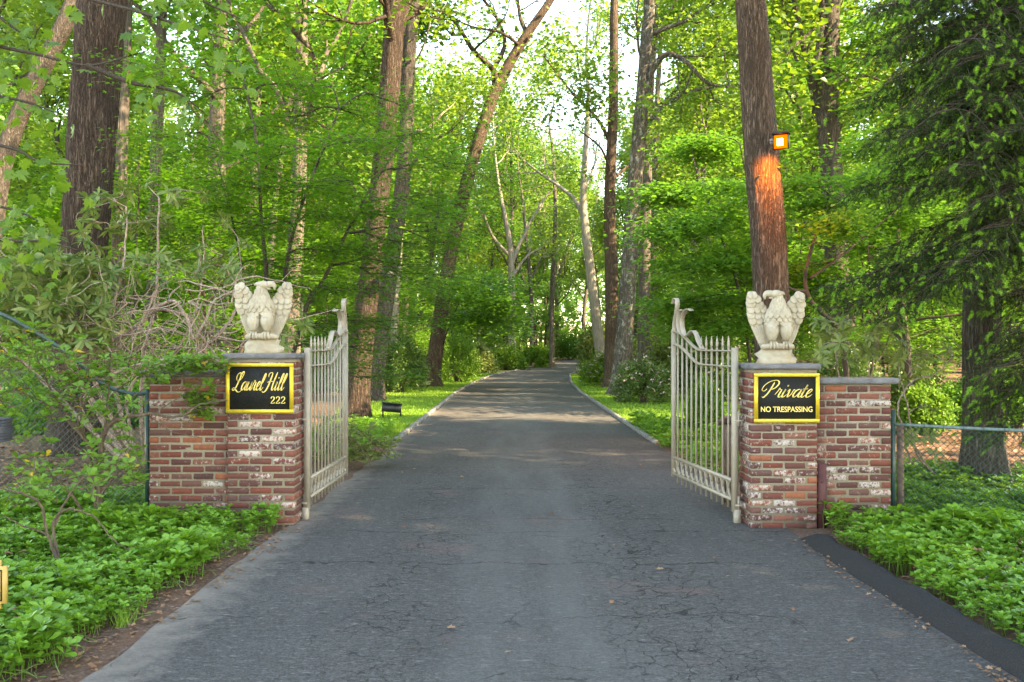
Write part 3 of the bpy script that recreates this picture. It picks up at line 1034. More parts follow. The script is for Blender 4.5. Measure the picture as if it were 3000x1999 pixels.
# ------------------------------------------------------------------ stone eagles
def eagle(label, loc, fl):
    root = thing('eagle_statue', label, 'statue', loc)
    o = np.array(loc, float)
    m = M['stone']

    def W(u, y, v):
        return o + np.array([fl * u, y, v])
    rg = np.random.default_rng(4)

    def er(u, y, v, ru, ry, k=14, tilt=0):
        a = np.linspace(0, 2 * np.pi, k, endpoint=False)
        return np.array([W(u + ru * math.cos(t), y + ry * math.sin(t), v + tilt * math.sin(t)) for t in a])
    # rock
    b = MB()
    rings = []
    for v, ru, ry, jt in ((-.004, .182, .15, .006), (.04, .176, .146, .02), (.09, .158, .132, .026), (.122, .142, .118, .022), (.14, .125, .10, .008)):
        r_ = er(0, 0, v, ru, ry, 11)
        r_ += rg.normal(0, jt, r_.shape) * np.array([1, 1, .5])
        rings.append(r_)
    b.loft(rings)
    part('rock', b, m, root)
    # perch ring with toes
    b = MB()
    b.tube(smooth_path([W(-.145, -.06, .152), W(-.08, -.105, .158), (W(0, -.118, .16)), W(.08, -.105, .158), W(.15, -.06, .15)], 16), [.018] + [.027] * 14 + [.018], 9)
    for fu in (-.062, .05):
        for k_ in (-1, 0, 1):
            b.tube(smooth_path([W(fu + k_ * .006, -.085, .195), W(fu + k_ * .024, -.128, .185), W(fu + k_ * .03, -.142, .155), W(fu + k_ * .032, -.128, .128)], 8), [.012, .0125, .013, .013, .012, .011, .009, .004], 6)
    part('perch', b, m, root, True)
    # body
    b = MB()
    b.loft([er(0, .06, .13, .045, .035), er(0, .04, .20, .075, .06), er(0, .0, .29, .105, .085), er(-.008, -.02, .37, .118, .10), er(-.012, -.028, .43, .115, .10), er(-.018, -.025, .49, .088, .080),
            er(-.024, -.022, .54, .060, .060), er(-.020, -.024, .588, .045, .048), er(-.010, -.03, .62, .05, .05), er(0, -.03, .65, .034, .036)])
    part('body', b, m, root, True)
    # head, beak
    b = MB()
    b.ellipsoid(W(.008, -.04, .637), [.066, .047, .038], 14, 9)
    b.ellipsoid(W(.03, -.058, .648), [.034, .02, .010], 8, 6)
    b.ellipsoid(W(.03, -.014, .648), [.034, .02, .010], 8, 6)
    b.tube(smooth_path([W(-.03, -.02, .645), W(-.065, -.012, .645), W(-.085, -.008, .634)], 8), np.linspace(.028, .005, 8), 7)
    hd = part('head', b, m, root, True)
    b = MB()
    b.tube(smooth_path([W(.05, -.042, .640), W(.090, -.044, .642), W(.112, -.045, .622), W(.110, -.045, .588)], 10), np.interp(np.linspace(0, 1, 10), [0, .4, .75, 1], [.033, .028, .018, .003]), 8)
    b.tube(smooth_path([W(.04, -.037, .606), W(.06, -.038, .604), W(.074, -.038, .60)], 6), np.linspace(.018, .006, 6), 6)
    bk = part('beak', b, m, hd, True)
    # legs
    for fu, y in ((-.066, -.098), (.058, -.10)):
        b = MB()
        b.loft([er(fu, y + .010, .185, .020, .021, 12), er(fu, y + .008, .21, .023, .025, 12), er(fu, y + .004, .24, .033, .036, 12), er(fu, y, .28, .046, .048, 12), er(fu, y, .32, .056, .055, 12), er(fu * .98, y + .004, .352, .054, .052, 12), er(fu * .94, y + .012, .382, .040, .040, 12), er(fu * .9, y + .02, .398, .017, .02, 12)])
        for j in range(9):
            a = -math.pi / 2 + (j - 4) * .3
            b.tube(smooth_path([W(fu + .052 * math.cos(a), y + .050 * math.sin(a), .335), W(fu + .045 * math.cos(a), y + .046 * math.sin(a), .285), W(fu + .031 * math.cos(a), y + .033 * math.sin(a), .24), W(fu + .023 * math.cos(a), y + .025 * math.sin(a), .205)], 7), [.005, .014, .017, .016, .013, .008, .002], 5)
        part('leg', b, m, root, True)
    # wings
    VV = [.135, .21, .31, .40, .46, .55, .60, .635, .655, .667]
    OU = [.125, .165, .212, .25, .262, .268, .268, .260, .246, .225]
    IN = [.06, .06, .055, .055, .068, .108, .150, .178, .192, .205]
    for sg in (-1, 1):
        b = MB()
        rings = []
        for v, a_, c_ in zip(VV, OU, IN):
            hw, ctr = (a_ - c_) / 2, (a_ + c_) / 2
            th = np.linspace(0, 2 * np.pi, 16, endpoint=False)
            dep = .03 if v < .6 else .03 - (v - .6) * .2
            rings.append(np.array([W(sg * (ctr + hw * np.sign(math.cos(t)) * abs(math.cos(t)) ** .7), .045 - .03 * ((ctr + hw * math.cos(t)) / .26) + dep * np.sign(math.sin(t)) * abs(math.sin(t)) ** .8, v) for t in th]))
        b.loft(rings)
        wg = part('wing', b, m, root, True)
        f = MB()

        def feather(u, v, ru, rv, lean=0.0, up=0.0):
            y = .045 - .03 * (u / .26) - .028 - up
            ca, sa = math.cos(lean), math.sin(lean)
            tl = .34 if ru * rv < .0016 and rv < .1 else .04
            rx = np.array([[1, 0, 0], [0, math.cos(tl), math.sin(tl)], [0, -math.sin(tl), math.cos(tl)]])
            rot = np.array([[ca, 0, sa * sg * fl], [0, 1, 0], [-sa * sg * fl, 0, ca]]) @ rx
            f.ellipsoid(W(sg * u, y, v), [ru * (1.12 if rv < .1 else .94), .011, rv * (1.15 if rv < .1 else .88)], 10, 8, rot)
        for r_, v in enumerate((.628, .588, .545, .50, .452, .402)):
            a_, c_ = np.interp(v, VV, OU), np.interp(v, VV, IN)
            nf = (2, 2, 2, 3, 3, 3)[r_]
            for j in range(nf):
                u = c_ + (a_ - c_) * (j + .5 + (.0 if r_ % 2 else .12)) / (nf + .12)
                wd = (a_ - c_) / nf * .56
                feather(u, v + rg.normal(0, .004), wd, .034 + .004 * r_ * .5, .12, .004 * (5 - r_) * .5)
        for j in range(7):
            t = j / 6
            u0, u1 = .075 + .155 * t, .072 + .055 * t
            feather((u0 + u1) / 2, .275 - .01 * t, .0165, .13, math.atan2(u0 - u1, .25), 0)
        part('feathers', f, m, wg, True, 'stuff')
    # chest scales
    f = MB()
    for r_, v in enumerate(np.linspace(.572, .375, 7)):
        ru = np.interp(v, [.29, .37, .44, .50, .55, .595], [.105, .118, .115, .086, .060, .051])
        ry = np.interp(v, [.29, .37, .44, .50, .55, .595], [.085, .10, .10, .082, .065, .056])
        nf = 7
        for j in range(nf):
            a = -math.pi / 2 + (j - (nf - 1) / 2 + (.25 if r_ % 2 else -.25)) * .46
            rz = a + math.pi / 2
            rot = np.array([[math.cos(rz), -math.sin(rz), 0], [math.sin(rz), math.cos(rz), 0], [0, 0, 1]]) @ np.array([[1, 0, 0], [0, math.cos(.36), math.sin(.36)], [0, -math.sin(.36), math.cos(.36)]])
            if fl < 0:
                rot = np.diag([-1, 1, 1]) @ rot
            f.ellipsoid(W(-.014 + ru * math.cos(a), -.026 + ry * math.sin(a), v), [ru * .25, .011, .038], 10, 8, rot)
    part('feathers', f, m, root, True, 'stuff')
    return root


eagle('cream stone eagle looking right on top of the left pillar', (vx2(606, 8.63), 8.63, 1.578), 1)
eagle('cream stone eagle looking left on top of the right pillar', (vx2(1782, 8.51), 8.51, 1.486), -1)

# ------------------------------------------------------------------ leaf templates
DIAMOND = (np.array([[0, 0, 0], [-.36, .5, .10], [0, 1, -.06], [.36, .5, .10]]), None, [[0, 1, 2], [0, 2, 3]])
OAK = (np.array([[0, 0, 0], [-.22, .25, .05], [-.12, .4, .02], [-.38, .62, .06], [-.16, .75, .0], [0, 1, -.06], [.16, .75, .0], [.38, .62, .06], [.12, .4, .02], [.22, .25, .05]]), None,
       [[0, 1, 2], [0, 2, 8], [0, 8, 9], [2, 3, 4], [2, 4, 6], [2, 6, 8], [6, 7, 8], [4, 5, 6]])
STAR = (np.array([[0, .12, 0], [-.14, .3, .0], [-.5, .32, -.08], [-.18, .46, .02], [-.36, .8, -.05], [-.08, .58, .02], [0, 1.0, -.08], [.08, .58, .02], [.36, .8, -.05], [.18, .46, .02], [.5, .32, -.08], [.14, .3, 0]]), None,
        [[0, 1, 11], [1, 2, 3], [3, 4, 5], [5, 6, 7], [7, 8, 9], [9, 10, 11], [1, 3, 5], [1, 5, 7], [1, 7, 11], [7, 9, 11]])
LONG = (np.array([[0, 0, 0], [-.09, .2, .035], [0, .22, 0], [.09, .2, .035], [-.15, .55, .04], [0, .58, 0], [.15, .55, .04], [-.08, .85, .01], [.08, .85, .01], [0, 1, -.06], [0, .85, -.02]]), None,
        [[0, 2, 1], [0, 3, 2], [1, 2, 5], [1, 5, 4], [2, 3, 6], [2, 6, 5], [4, 5, 10], [4, 10, 7], [5, 6, 8], [5, 8, 10], [7, 10, 9], [10, 8, 9]])
OBO = (np.array([[0, 0, 0], [-.10, .35, .03], [.10, .35, .03], [-.27, .68, .05], [0, .62, 0], [.27, .68, .05], [-.16, .92, .0], [.16, .92, 0], [0, 1, -.05]]), None,
       [[0, 4, 1], [0, 2, 4], [1, 4, 3], [2, 5, 4], [3, 4, 6], [4, 5, 7], [4, 8, 6], [4, 7, 8]])
BIGMAPLE = (np.array([[0, 0, 0], [-.16, -.02, .0], [-.34, .12, .0], [-.46, .06, -.05], [-.42, .34, -.02], [-.56, .52, -.09], [-.3, .5, .0], [-.34, .78, -.05], [-.16, .68, .01], [0, 1.02, -.1], [.16, .68, .01], [.34, .78, -.05], [.3, .5, .0], [.56, .52, -.09], [.42, .34, -.02], [.46, .06, -.05], [.34, .12, 0], [.16, -.02, 0], [0, .42, .05]]),
            None, [[18, i, i - 1] for i in range(1, 18)] + [[18, 0, 17]] + [[18, 1, 0]])


def leaves(mb, T, size, rng, tpl=DIAMOND, flat=.5, fwd=None, droop=.1):
    """leaf blades at points T; flat=1 lays them level, 0 turns them any way"""
    n = len(T)
    if fwd is None:
        a = rng.random(n) * 2 * np.pi
        fwd = np.stack([np.cos(a), np.sin(a), rng.normal(-droop, .35 * (1 - flat) + .08, n)], -1)
    up = np.stack([rng.normal(0, 1 - flat + .12, n), rng.normal(0, 1 - flat + .12, n), np.ones(n) * (.35 + flat)], -1)
    s_ = size * (.65 + .7 * rng.random(n))
    Mx = frames(fwd, up) * s_[:, None, None]
    mb.stamp(tpl[0], tpl[1], tpl[2], Mx, T)


def grow(rng, P, A, p, d, L, r, lvl, maxl, up=.12, wander=.22, kids=(3, 5), spread=(.5, 1.1), flatk=0.0, l0=.3):
    n = max(4, int(L / .45) + 2)
    pts = [np.array(p, float)]
    d = unit(d)
    dd = d.copy()
    for i in range(n):
        dd = unit(dd + rng.normal(0, wander, 3) * np.array([1, 1, .7]) + np.array([0, 0, up]) - np.array([0, 0, flatk * dd[2]]))
        pts.append(pts[-1] + dd * L / n)
    pts = np.array(pts)
    rad = np.linspace(r, r * .35, len(pts))
    P.append((pts, rad, lvl))
    if lvl == maxl:
        i0 = int(len(pts) * .25)
        A.append(pts[i0:])
        return
    for k_ in range(rng.integers(*kids, endpoint=True)):
        t = l0 + (1 - l0) * rng.random()
        i = min(len(pts) - 1, int(t * (len(pts) - 1)))
        td = unit(pts[min(i + 1, len(pts) - 1)] - pts[max(i - 1, 0)])
        ax = unit(np.cross(td, rng.normal(0, 1, 3)))
        ang = rng.uniform(*spread)
        nd = td * math.cos(ang) + ax * math.sin(ang)
        nd = unit(nd + np.array([0, 0, up - flatk * nd[2]]))
        grow(rng, P, A, pts[i], nd, L * rng.uniform(.42, .66), rad[i] * .6, lvl + 1, maxl, up, wander, kids, spread, flatk, l0)
    grow(rng, P, A, pts[-1], dd, L * .5, rad[-1], lvl + 1, maxl, up, wander, kids, spread, flatk, l0)


def spray(A, n, sig, rng, zsc=1.0):
    pts = np.vstack(A)
    i = rng.integers(0, len(pts), n)
    return pts[i] + rng.normal(0, 1, (n, 3)) * np.array([sig, sig, sig * zsc])


def make_tree(name, label, cat, seed, h, r, cb_, nl, leaf, bark, lsize, limb=.36, lean=(0, 0), nlimb=9, sig=.34, flat=.45, tpl=DIAMOND, maxl=2, zsc=.8, group=None, sides=9, up=.12):
    """a free-standing tree at the origin"""
    rng = np.random.default_rng(seed)
    P, A = [], []
    n = 16
    tr = np.zeros((n + 1, 3))
    d = unit(np.array([lean[0], lean[1], 1.0]))
    for i in range(n):
        d = unit(d + rng.normal(0, .05, 3) + np.array([0, 0, .05]))
        tr[i + 1] = tr[i] + d * h * .92 / n
    rad = np.interp(np.linspace(0, 1, n + 1), [0, .04, .2, .7, 1], [1.35, 1.08, .92, .5, .14]) * r
    for k_ in range(nlimb):
        t = cb_ / h + (1 - cb_ / h) * (k_ + rng.random() * .8) / nlimb
        i = min(n, int(t * n))
        a = k_ * 2.4 + rng.random()
        el = rng.uniform(.15, .7) + .3 * t
        dr = np.array([math.cos(a) * math.cos(el), math.sin(a) * math.cos(el), math.sin(el)])
        grow(rng, P, A, tr[i], dr, h * limb * (1.05 - .6 * t) * rng.uniform(.8, 1.15), rad[i] * .5, 0, maxl - 1, up)
    grow(rng, P, A, tr[-1], d, h * .12, rad[-1], 1, maxl - 1, .2)
    root = thing(name, label, cat, (0, 0, 0), group)
    mb = MB()
    mb.tube(np.vstack([tr[0] - [0, 0, .2], tr]), np.concatenate([[rad[0] * 1.1], rad]), sides)
    for p, rr, lv in P:
        mb.tube(p, rr, 6 if lv == 0 else 4, cap=False)
    part('trunk', mb, bark, root, True)
    mb = MB()
    leaves(mb, spray(A, nl, sig, rng, zsc), lsize, rng, tpl, flat)
    part('crown', mb, leaf, root)
    return root


# ------------------------------------------------------------------ the named trees of the photograph
def limb_v(path, d, depths=None):
    return np.array([at(x, y, d if depths is None else depths[i]) for i, (x, y) in enumerate(path)])


def photo_tree(name, label, d, path, widths, bark, leaf, limbs=(), seed=1, top=6.0, nl=5000, lsize=.16, sides=14, amp=.0, ridges=9, flare=1.35, crown_limbs=7, nseg=60, climb=4.0, sig=.4, base_y=None, cat='tree', group=None, lleaf=900):
    """a tree whose trunk runs through measured points at distance d, carried on above the frame into its crown"""
    rng = np.random.default_rng(seed)
    pts = limb_v(path, d)
    if pts[0][2] > .02:
        f = pts[0] + (pts[0] - pts[1]) * (pts[0][2] / max(.5, (pts[1][2] - pts[0][2]))) * .6
        pts = np.vstack([[f[0], f[1], 0.0], pts])
        widths = [widths[0] * 1.05] + list(widths)
    else:
        pts[0][2] = 0
    rad = np.array(widths) / FV * d / 2
    ddir = unit(pts[-1] - pts[-2])
    up_ = [pts[-1] + (ddir * .75 + np.array([0, 0, .25]) + rng.normal(0, .08, 3)) * top * f for f in (.33, .66, 1.0)]
    pts = np.vstack([pts, up_])
    rad = np.concatenate([rad, rad[-1] * np.array([.75, .5, .2])])
    q = smooth_path(pts, nseg)
    u = np.linspace(0, len(pts) - 1, nseg)
    rr = np.interp(u, np.arange(len(pts)), rad)
    zz = q[:, 2]
    rr *= 1 + (flare - 1) * np.clip(1 - zz / .7, 0, 1) ** 2
    root = thing(name, label, cat, (pts[0][0], pts[0][1], 0), group)
    q0 = np.vstack([q[:1] - [0, 0, .25], q])
    r0 = np.concatenate([[rr[0] * 1.15], rr])
    mb = MB()
    mb.tube(q0, r0, sides, amp, seed, True, ridges)
    A, P = [], []
    for lp_, w0, dz in limbs:
        n_ = len(lp_)
        lpts = smooth_path(limb_v(lp_, d, [d + dz * i / max(1, n_ - 1) for i in range(n_)]), 8 * n_)
        lr = np.linspace(w0, w0 * .35, len(lpts)) / FV * d / 2
        mb.tube(lpts, lr, 8, cap=False)
        for t in (.5, .65, .8, .92, 1.0):
            i = min(len(lpts) - 1, int(t * len(lpts)))
            td = unit(lpts[i] - lpts[i - 3])
            nd = unit(td + rng.normal(0, .7, 3) + np.array([0, 0, .15]))
            grow(rng, P, A, lpts[i], nd, 1.3 + d * .03, lr[i] * .55, 1, 2)
    Al = list(A)
    A = []
    i1 = int(nseg * (len(pts) - 4) / (len(pts) - 1))
    for k_ in range(crown_limbs):
        i = min(nseg - 1, int(i1 + (nseg - 1 - i1) * (k_ + .3) / crown_limbs))
        a = k_ * 2.4 + rng.random()
        el = rng.uniform(.1, .7)
        grow(rng, P, A, q[i], np.array([math.cos(a) * math.cos(el), math.sin(a) * math.cos(el), math.sin(el)]), climb * rng.uniform(.8, 1.2), rr[i] * .5, 0, 1)
    for p, r_, lv in P:
        mb.tube(p, r_, 5, cap=False)
    part('trunk', mb, bark, root, True)
    mb = MB()
    if nl and A:
        leaves(mb, spray(A, nl, sig, rng, .8), lsize, rng, DIAMOND, .45)
    if Al:
        leaves(mb, spray(Al, lleaf * len(limbs), sig * .8, rng, .8), lsize, rng, DIAMOND, .45)
    part('crown', mb, leaf, root)
    return root


photo_tree('oak_tree', 'big dark ridged oak trunk rising behind the left rhododendron', 14.2, [(165, 1040), (180, 720), (200, 480), (212, 300), (224, 150), (237, 0)], [104, 100, 102, 104, 104, 105], M['oak_bark'], M['dark_oak_leaf'], (), 21, 9, 2200, sides=64, amp=.022, ridges=15, nseg=190, climb=3.6)
photo_tree('oak_tree', 'brown oak trunk leaning right at the far left edge', 21, [(-10, 470), (20, 330), (75, 200), (150, 50), (185, -60)], [44, 42, 40, 38, 34], M['grey_bark'], M['oak_leaf'], (), 22, 8, 2000, amp=.012, sides=24)
photo_tree('oak_tree', 'tall forked oak trunk with an unlit lamp left of the lawn', 20.9, [(818, 962), (832, 800), (850, 650), (866, 500), (884, 330), (896, 200), (903, 100), (908, 20)], [58, 50, 47, 45, 46, 46, 46, 44], M['oak_bark'], M['dark_oak_leaf'],
           [([(905, 110), (925, 50), (945, -30)], 30, 1), ([(905, 110), (890, 40), (885, -40)], 28, -1), ([(880, 360), (820, 320), (760, 300), (700, 260)], 12, 2)], 23, 9, 2000, amp=.016, sides=40, ridges=11, nseg=120, lleaf=500)
photo_tree('oak_tree', 'grey oak trunk standing just behind the forked lamp oak', 27, [(860, 918), (868, 820), (885, 700), (905, 560), (925, 420), (935, 280), (938, 150), (952, 20)], [46, 40, 38, 36, 34, 33, 32, 30], M['grey_bark'], M['oak_leaf'],
           [([(928, 400), (990, 330), (1040, 300)], 10, 1)], 24, 8, 2200, amp=.012, sides=24, nseg=90)
photo_tree('leaning_oak', 'slender oak leaning right over the drive with a high fork', 36.2, [(988, 888), (1002, 800), (1016, 700), (1040, 560), (1060, 470), (1086, 370), (1116, 270), (1140, 205), (1180, 130), (1212, 78), (1262, 5)], [44, 34, 33, 31, 30, 29, 28, 27, 23, 21, 17], M['brown_bark'], M['oak_leaf'],
           [([(1138, 210), (1132, 160), (1090, 120), (1052, 60), (1010, 15)], 17, -2), ([(1134, 160), (1160, 100), (1140, 40), (1105, -10)], 12, 3), ([(1212, 80), (1195, 40), (1190, -10)], 12, 1), ([(1195, 105), (1150, 75), (1080, 60), (1000, 20)], 8, -4)], 25, 5, 2500, lsize=.2, amp=.014, sides=24, nseg=110, crown_limbs=5, lleaf=420, flare=1.6)
photo_tree('lichen_oak', 'lichen spotted oak trunk at the right edge of the lawn', 30.5, [(1424, 905), (1437, 750), (1447, 600), (1457, 450), (1467, 330), (1478, 200), (1486, 80), (1492, 0)], [48, 40, 37, 34, 33, 30, 27, 25], M['lichen_bark'], M['oak_leaf'],
           [([(1478, 250), (1500, 160), (1535, 125), (1580, 145), (1625, 190), (1700, 203)], 17, -1), ([(1465, 335), (1500, 270), (1560, 220), (1640, 200), (1710, 195)], 12, 3), ([(1492, 80), (1530, 65), (1580, 45), (1640, 0)], 14, 0)], 26, 8, 3500, lsize=.19, amp=.013, sides=28, nseg=110, lleaf=1100)
photo_tree('oak_tree', 'darker oak trunk close behind the lichen spotted oak', 35.5, [(1404, 880), (1406, 700), (1402, 520), (1402, 420), (1408, 280), (1411, 120), (1412, 0)], [34, 30, 28, 25, 23, 21, 18], M['brown_bark'], M['oak_leaf'],
           [([(1404, 415), (1440, 385), (1480, 350)], 9, 2), ([(1404, 330), (1370, 270), (1320, 220), (1250, 130)], 10, 2), ([(1405, 400), (1380, 340), (1330, 300)], 7, -2)], 27, 8, 2200, lsize=.2, amp=.01, sides=20, lleaf=800)
photo_tree('pale_tree', 'pale grey trunk leaning left at the bend of the drive', 52, [(1378, 800), (1368, 720), (1354, 600), (1344, 520), (1340, 440), (1346, 330), (1352, 220)], [25, 23, 21, 19, 15, 12, 9], M['pale_bark'], M['oak_leaf'],
           [([(1343, 510), (1325, 465), (1290, 432), (1250, 405), (1205, 370)], 12, 2), ([(1342, 440), (1365, 380), (1372, 330)], 8, 2)], 28, 6, 1500, lsize=.2, sides=14, lleaf=260)
photo_tree('lamp_oak', 'tall brown trunk with a glowing lamp behind the right eagle', 14.2, [(1785, 1035), (1772, 680), (1764, 520), (1752, 380), (1738, 190), (1724, 0)], [88, 80, 79, 78, 73, 68], M['brown_bark'], M['dark_oak_leaf'],
           (), 29, 9, 2200, sides=60, amp=.016, ridges=14, nseg=190, climb=3.6)
photo_tree('forked_oak', 'ridged oak trunk forking high up right of the lamp trunk', 22, [(1925, 900), (1922, 600), (1912, 420), (1905, 300), (1898, 200), (1905, 100), (1910, 0)], [56, 52, 50, 48, 58, 46, 42], M['grey_bark'], M['dark_oak_leaf'],
           [([(1892, 230), (1868, 180), (1882, 110), (1890, 20), (1870, -60)], 24, -.5), ([(1880, 60), (1820, 110), (1790, 150)], 7, -2), ([(1925, 190), (1990, 175), (2040, 195)], 10, 1)], 30, 8, 2200, amp=.016, sides=36, ridges=11, nseg=110, lleaf=700)
photo_tree('oak_tree', 'thick grey trunk standing behind the right chain link fence', 10.6, [(2260, 1125), (2258, 950), (2256, 750), (2262, 560), (2270, 400), (2280, 200), (2290, 0)], [98, 84, 80, 76, 72, 68, 64], M['grey_bark'], M['dark_oak_leaf'],
           (), 31, 10, 2000, sides=60, amp=.014, ridges=16, nseg=190, climb=4)
photo_tree('oak_tree', 'short stretch of trunk behind the pink azalea bush', 43, [(1479, 850), (1480, 700), (1482, 560), (1486, 420), (1490, 250)], [29, 27, 26, 24, 20], M['far_bark'], M['oak_leaf'], (), 32, 9, 3000, lsize=.2, climb=5, sides=16, amp=.01)
photo_tree('oak_tree', 'thin trunk beside the azalea with sunlit right side', 50, [(1500, 850), (1502, 700), (1500, 560), (1505, 400), (1512, 200)], [18, 17, 16, 15, 12], M['far_bark'], M['oak_leaf'], (), 33, 9, 3000, lsize=.2, climb=5, sides=14)
photo_tree('grey_tree', 'pale branching tree left of the drive bend', 62, [(1178, 860), (1176, 700), (1174, 600), (1168, 540), (1150, 450), (1140, 380)], [18, 17, 15, 13, 9, 6], M['pale_bark'], M['oak_leaf'],
           [([(1174, 610), (1195, 560), (1225, 500), (1262, 440)], 11, 2), ([(1172, 590), (1130, 540), (1105, 470), (1090, 420)], 9, -2), ([(1176, 640), (1210, 590), (1245, 570)], 8, 1)], 34, 5, 3500, lsize=.24, sides=12, climb=5, lleaf=500)
photo_tree('thin_tree', 'slim dark tree standing at the left of the far bend', 66, [(1268, 848), (1268, 700), (1272, 600), (1276, 480), (1270, 350)], [13, 12, 11, 9, 6], M['far_bark'], M['oak_leaf'], (), 35, 6, 3000, lsize=.24, climb=5, sides=10)
photo_tree('thin_tree', 'slim forked tree between the pale tree and the far bend', 72, [(1222, 845), (1222, 720), (1218, 640), (1210, 560), (1200, 450)], [12, 11, 9, 8, 5], M['far_bark'], M['oak_leaf'],
           [([(1219, 645), (1240, 600), (1262, 560)], 7, 1)], 36, 6, 3000, lsize=.24, climb=5, sides=10, lleaf=500)
for i, (lab, d, pth, wd) in enumerate([
        ('brown trunk seen just right of the big dark oak', 26, [(275, 480), (280, 300), (286, 150), (292, 0)], [30, 28, 27, 25]),
        ('rough trunk between the big dark oak and the maple', 27, [(355, 480), (362, 300), (368, 150), (372, 0)], [26, 25, 24, 22]),
        ('thin grey trunk high above the maple crown', 34, [(690, 600), (690, 400), (694, 150), (702, 0)], [15, 14, 13, 12]),
        ('pale sunlit trunk behind the unlit lamp', 33, [(905, 800), (912, 650), (922, 480), (935, 330)], [18, 17, 16, 14]),
        ('thin leaning trunk over the maple with a long left limb', 31, [(620, 640), (640, 400), (690, 130), (760, 20)], [15, 14, 13, 11])]):
    photo_tree('oak_tree', lab, d, pth, wd, M['far_bark'] if i != 3 else M['pale_bark'], M['oak_leaf'], (), 50 + i, 8, 2200, lsize=.19, climb=3.6, sides=16, amp=.008)  # sunlight on the trunk behind the unlit lamp is put into pale bark colour

# ------------------------------------------------------------------ the wood behind: one of each kind, then copies
KINDS = [
    make_tree('oak_tree', 'x', 'tree', 101, 22, .24, 7.5, 11500, M['oak_leaf'], M['far_bark'], .22, .34, nlimb=11, sig=.42),
    make_tree('oak_tree', 'x', 'tree', 102, 19, .20, 5.5, 10500, M['oak_leaf'], M['grey_bark'], .21, .36, (.08, .03), nlimb=10, sig=.42),
    make_tree('oak_tree', 'x', 'tree', 103, 24, .27, 9.0, 11500, M['under_leaf'], M['far_bark'], .22, .33, (-.05, .05), nlimb=11, sig=.42),
    make_tree('slim_tree', 'x', 'tree', 104, 14, .10, 3.5, 8000, M['under_leaf'], M['far_bark'], .18, .3, (.1, 0), nlimb=10, sig=.36),
    make_tree('understory_tree', 'x', 'tree', 105, 8, .07, 1.6, 7000, M['under_leaf'], M['dark_twig'], .13, .42, (.05, -.05), nlimb=11, sig=.26, flat=.85, zsc=.35, up=-.02),
    make_tree('understory_tree', 'x', 'tree', 106, 6, .06, 1.0, 6000, M['maple_leaf'], M['dark_twig'], .12, .46, (-.08, 0), nlimb=11, sig=.24, flat=.85, zsc=.35, up=-.02),
]


def clear_of_drive(x, y, gap):
    return abs(x - cx_(y)) > hw_(y) + gap


placed = []
rp_ = np.random.default_rng(77)
used = [False] * 6


def plant_tree(k_, x, y, sc, label, group):
    if y > 20 and not -170 < CX + x / y * FV < 2520:
        return
    o = KINDS[k_]
    if not used[k_]:
        used[k_] = True
        o.location = (x, y, 0)
        o.rotation_euler = (0, 0, rp_.random() * 6.28)
        o.scale = (sc, sc, sc)
        o['label'] = label
        o['group'] = group
    else:
        copy_tree(o, (x, y, 0), rp_.random() * 6.28, sc, label, group)


named = [(-6.8, 14.2), (-11.5, 21), (-3.5, 20.9), (-4, 27), (-3.2, 36.2), (3.6, 30.5), (3.8, 35.5), (5, 52), (4, 14.2), (7.7, 22), (5.4, 10.6), (6.1, 43), (7.6, 50), (0, 62), (2.8, 66), (1.5, 72)]
TL = {0: 'tall yellow green oak', 1: 'mid height grey barked tree', 2: 'tall fresh green oak', 3: 'slim young tree', 4: 'low layered light green tree', 5: 'low bushy rich green tree'}
MARKS = [(60, 'far left leaning oak'), (200, 'big dark oak'), (420, 'rhododendron'), (640, 'layered maple'), (850, 'forked lamp oak'), (1010, 'leaning oak'), (1180, 'pale branching tree'), (1290, 'bend trees'), (1370, 'pale leaning trunk'), (1440, 'lichen oak'), (1600, 'right gate'), (1770, 'glowing lamp trunk'), (1920, 'forked right oak'), (2120, 'spruce boughs'), (2270, 'thick grey trunk')]


def where(k_, x, y):
    vx = CX + x / y * FV
    if vx < -20:
        m = 'beyond the left edge'
    elif vx > 2370:
        m = 'beyond the right edge'
    else:
        mk = min(MARKS, key=lambda q: abs(q[0] - vx))
        m = 'just behind' if y < 33 else 'a little behind' if y < 45 else 'some way behind' if y < 58 else 'well behind' if y < 75 else 'far behind' if y < 105 else 'deep behind'
        m += ('' if abs(vx - mk[0]) < 22 else ' and left of' if vx < mk[0] else ' and right of') + ' the ' + mk[1]
    lab = TL[k_] + ' ' + m
    return lab, lab.replace(' tree', ' trees', 1).replace(' green oak', ' green oaks', 1)


for gy in np.arange(24, 165, 6.0):
    half = gy * .60 + 6
    for gx in np.arange(-half, half, 6.2 + gy * .016):
        x, y = gx + rp_.uniform(-2.1, 2.1), gy + rp_.uniform(-2.1, 2.1)
        if not clear_of_drive(x, y, 3.4 if y < 55 else 1.6) or (y < 48 and (-5.2 < x < 6.4)):
            continue
        if min((x - a) ** 2 + (y - b) ** 2 for a, b in named) < 4:
            continue
        k_ = int(rp_.choice([0, 1, 2, 3], p=[.32, .26, .20, .22]))
        plant_tree(k_, x, y, rp_.uniform(.85, 1.15) * (1.2 if y > 84 and abs(x - 4) < 22 else 1), *where(k_, x, y))
for i in range(290):
    y = 20 + 110 * rp_.random() ** 1.0
    x = rp_.uniform(-1, 1) * (y * .57 + 2)
    if not clear_of_drive(x, y, 2.9 if y < 60 else 1.0) or (y < 50 and (-6.0 < x < 7.2)):
        continue
    if min((x - a) ** 2 + (y - b) ** 2 for a, b in named) < 2.5:
        continue
    k_ = 4 if rp_.random() < .6 else 5
    plant_tree(k_, x, y, rp_.uniform(.75, 1.2), *where(k_, x, y))
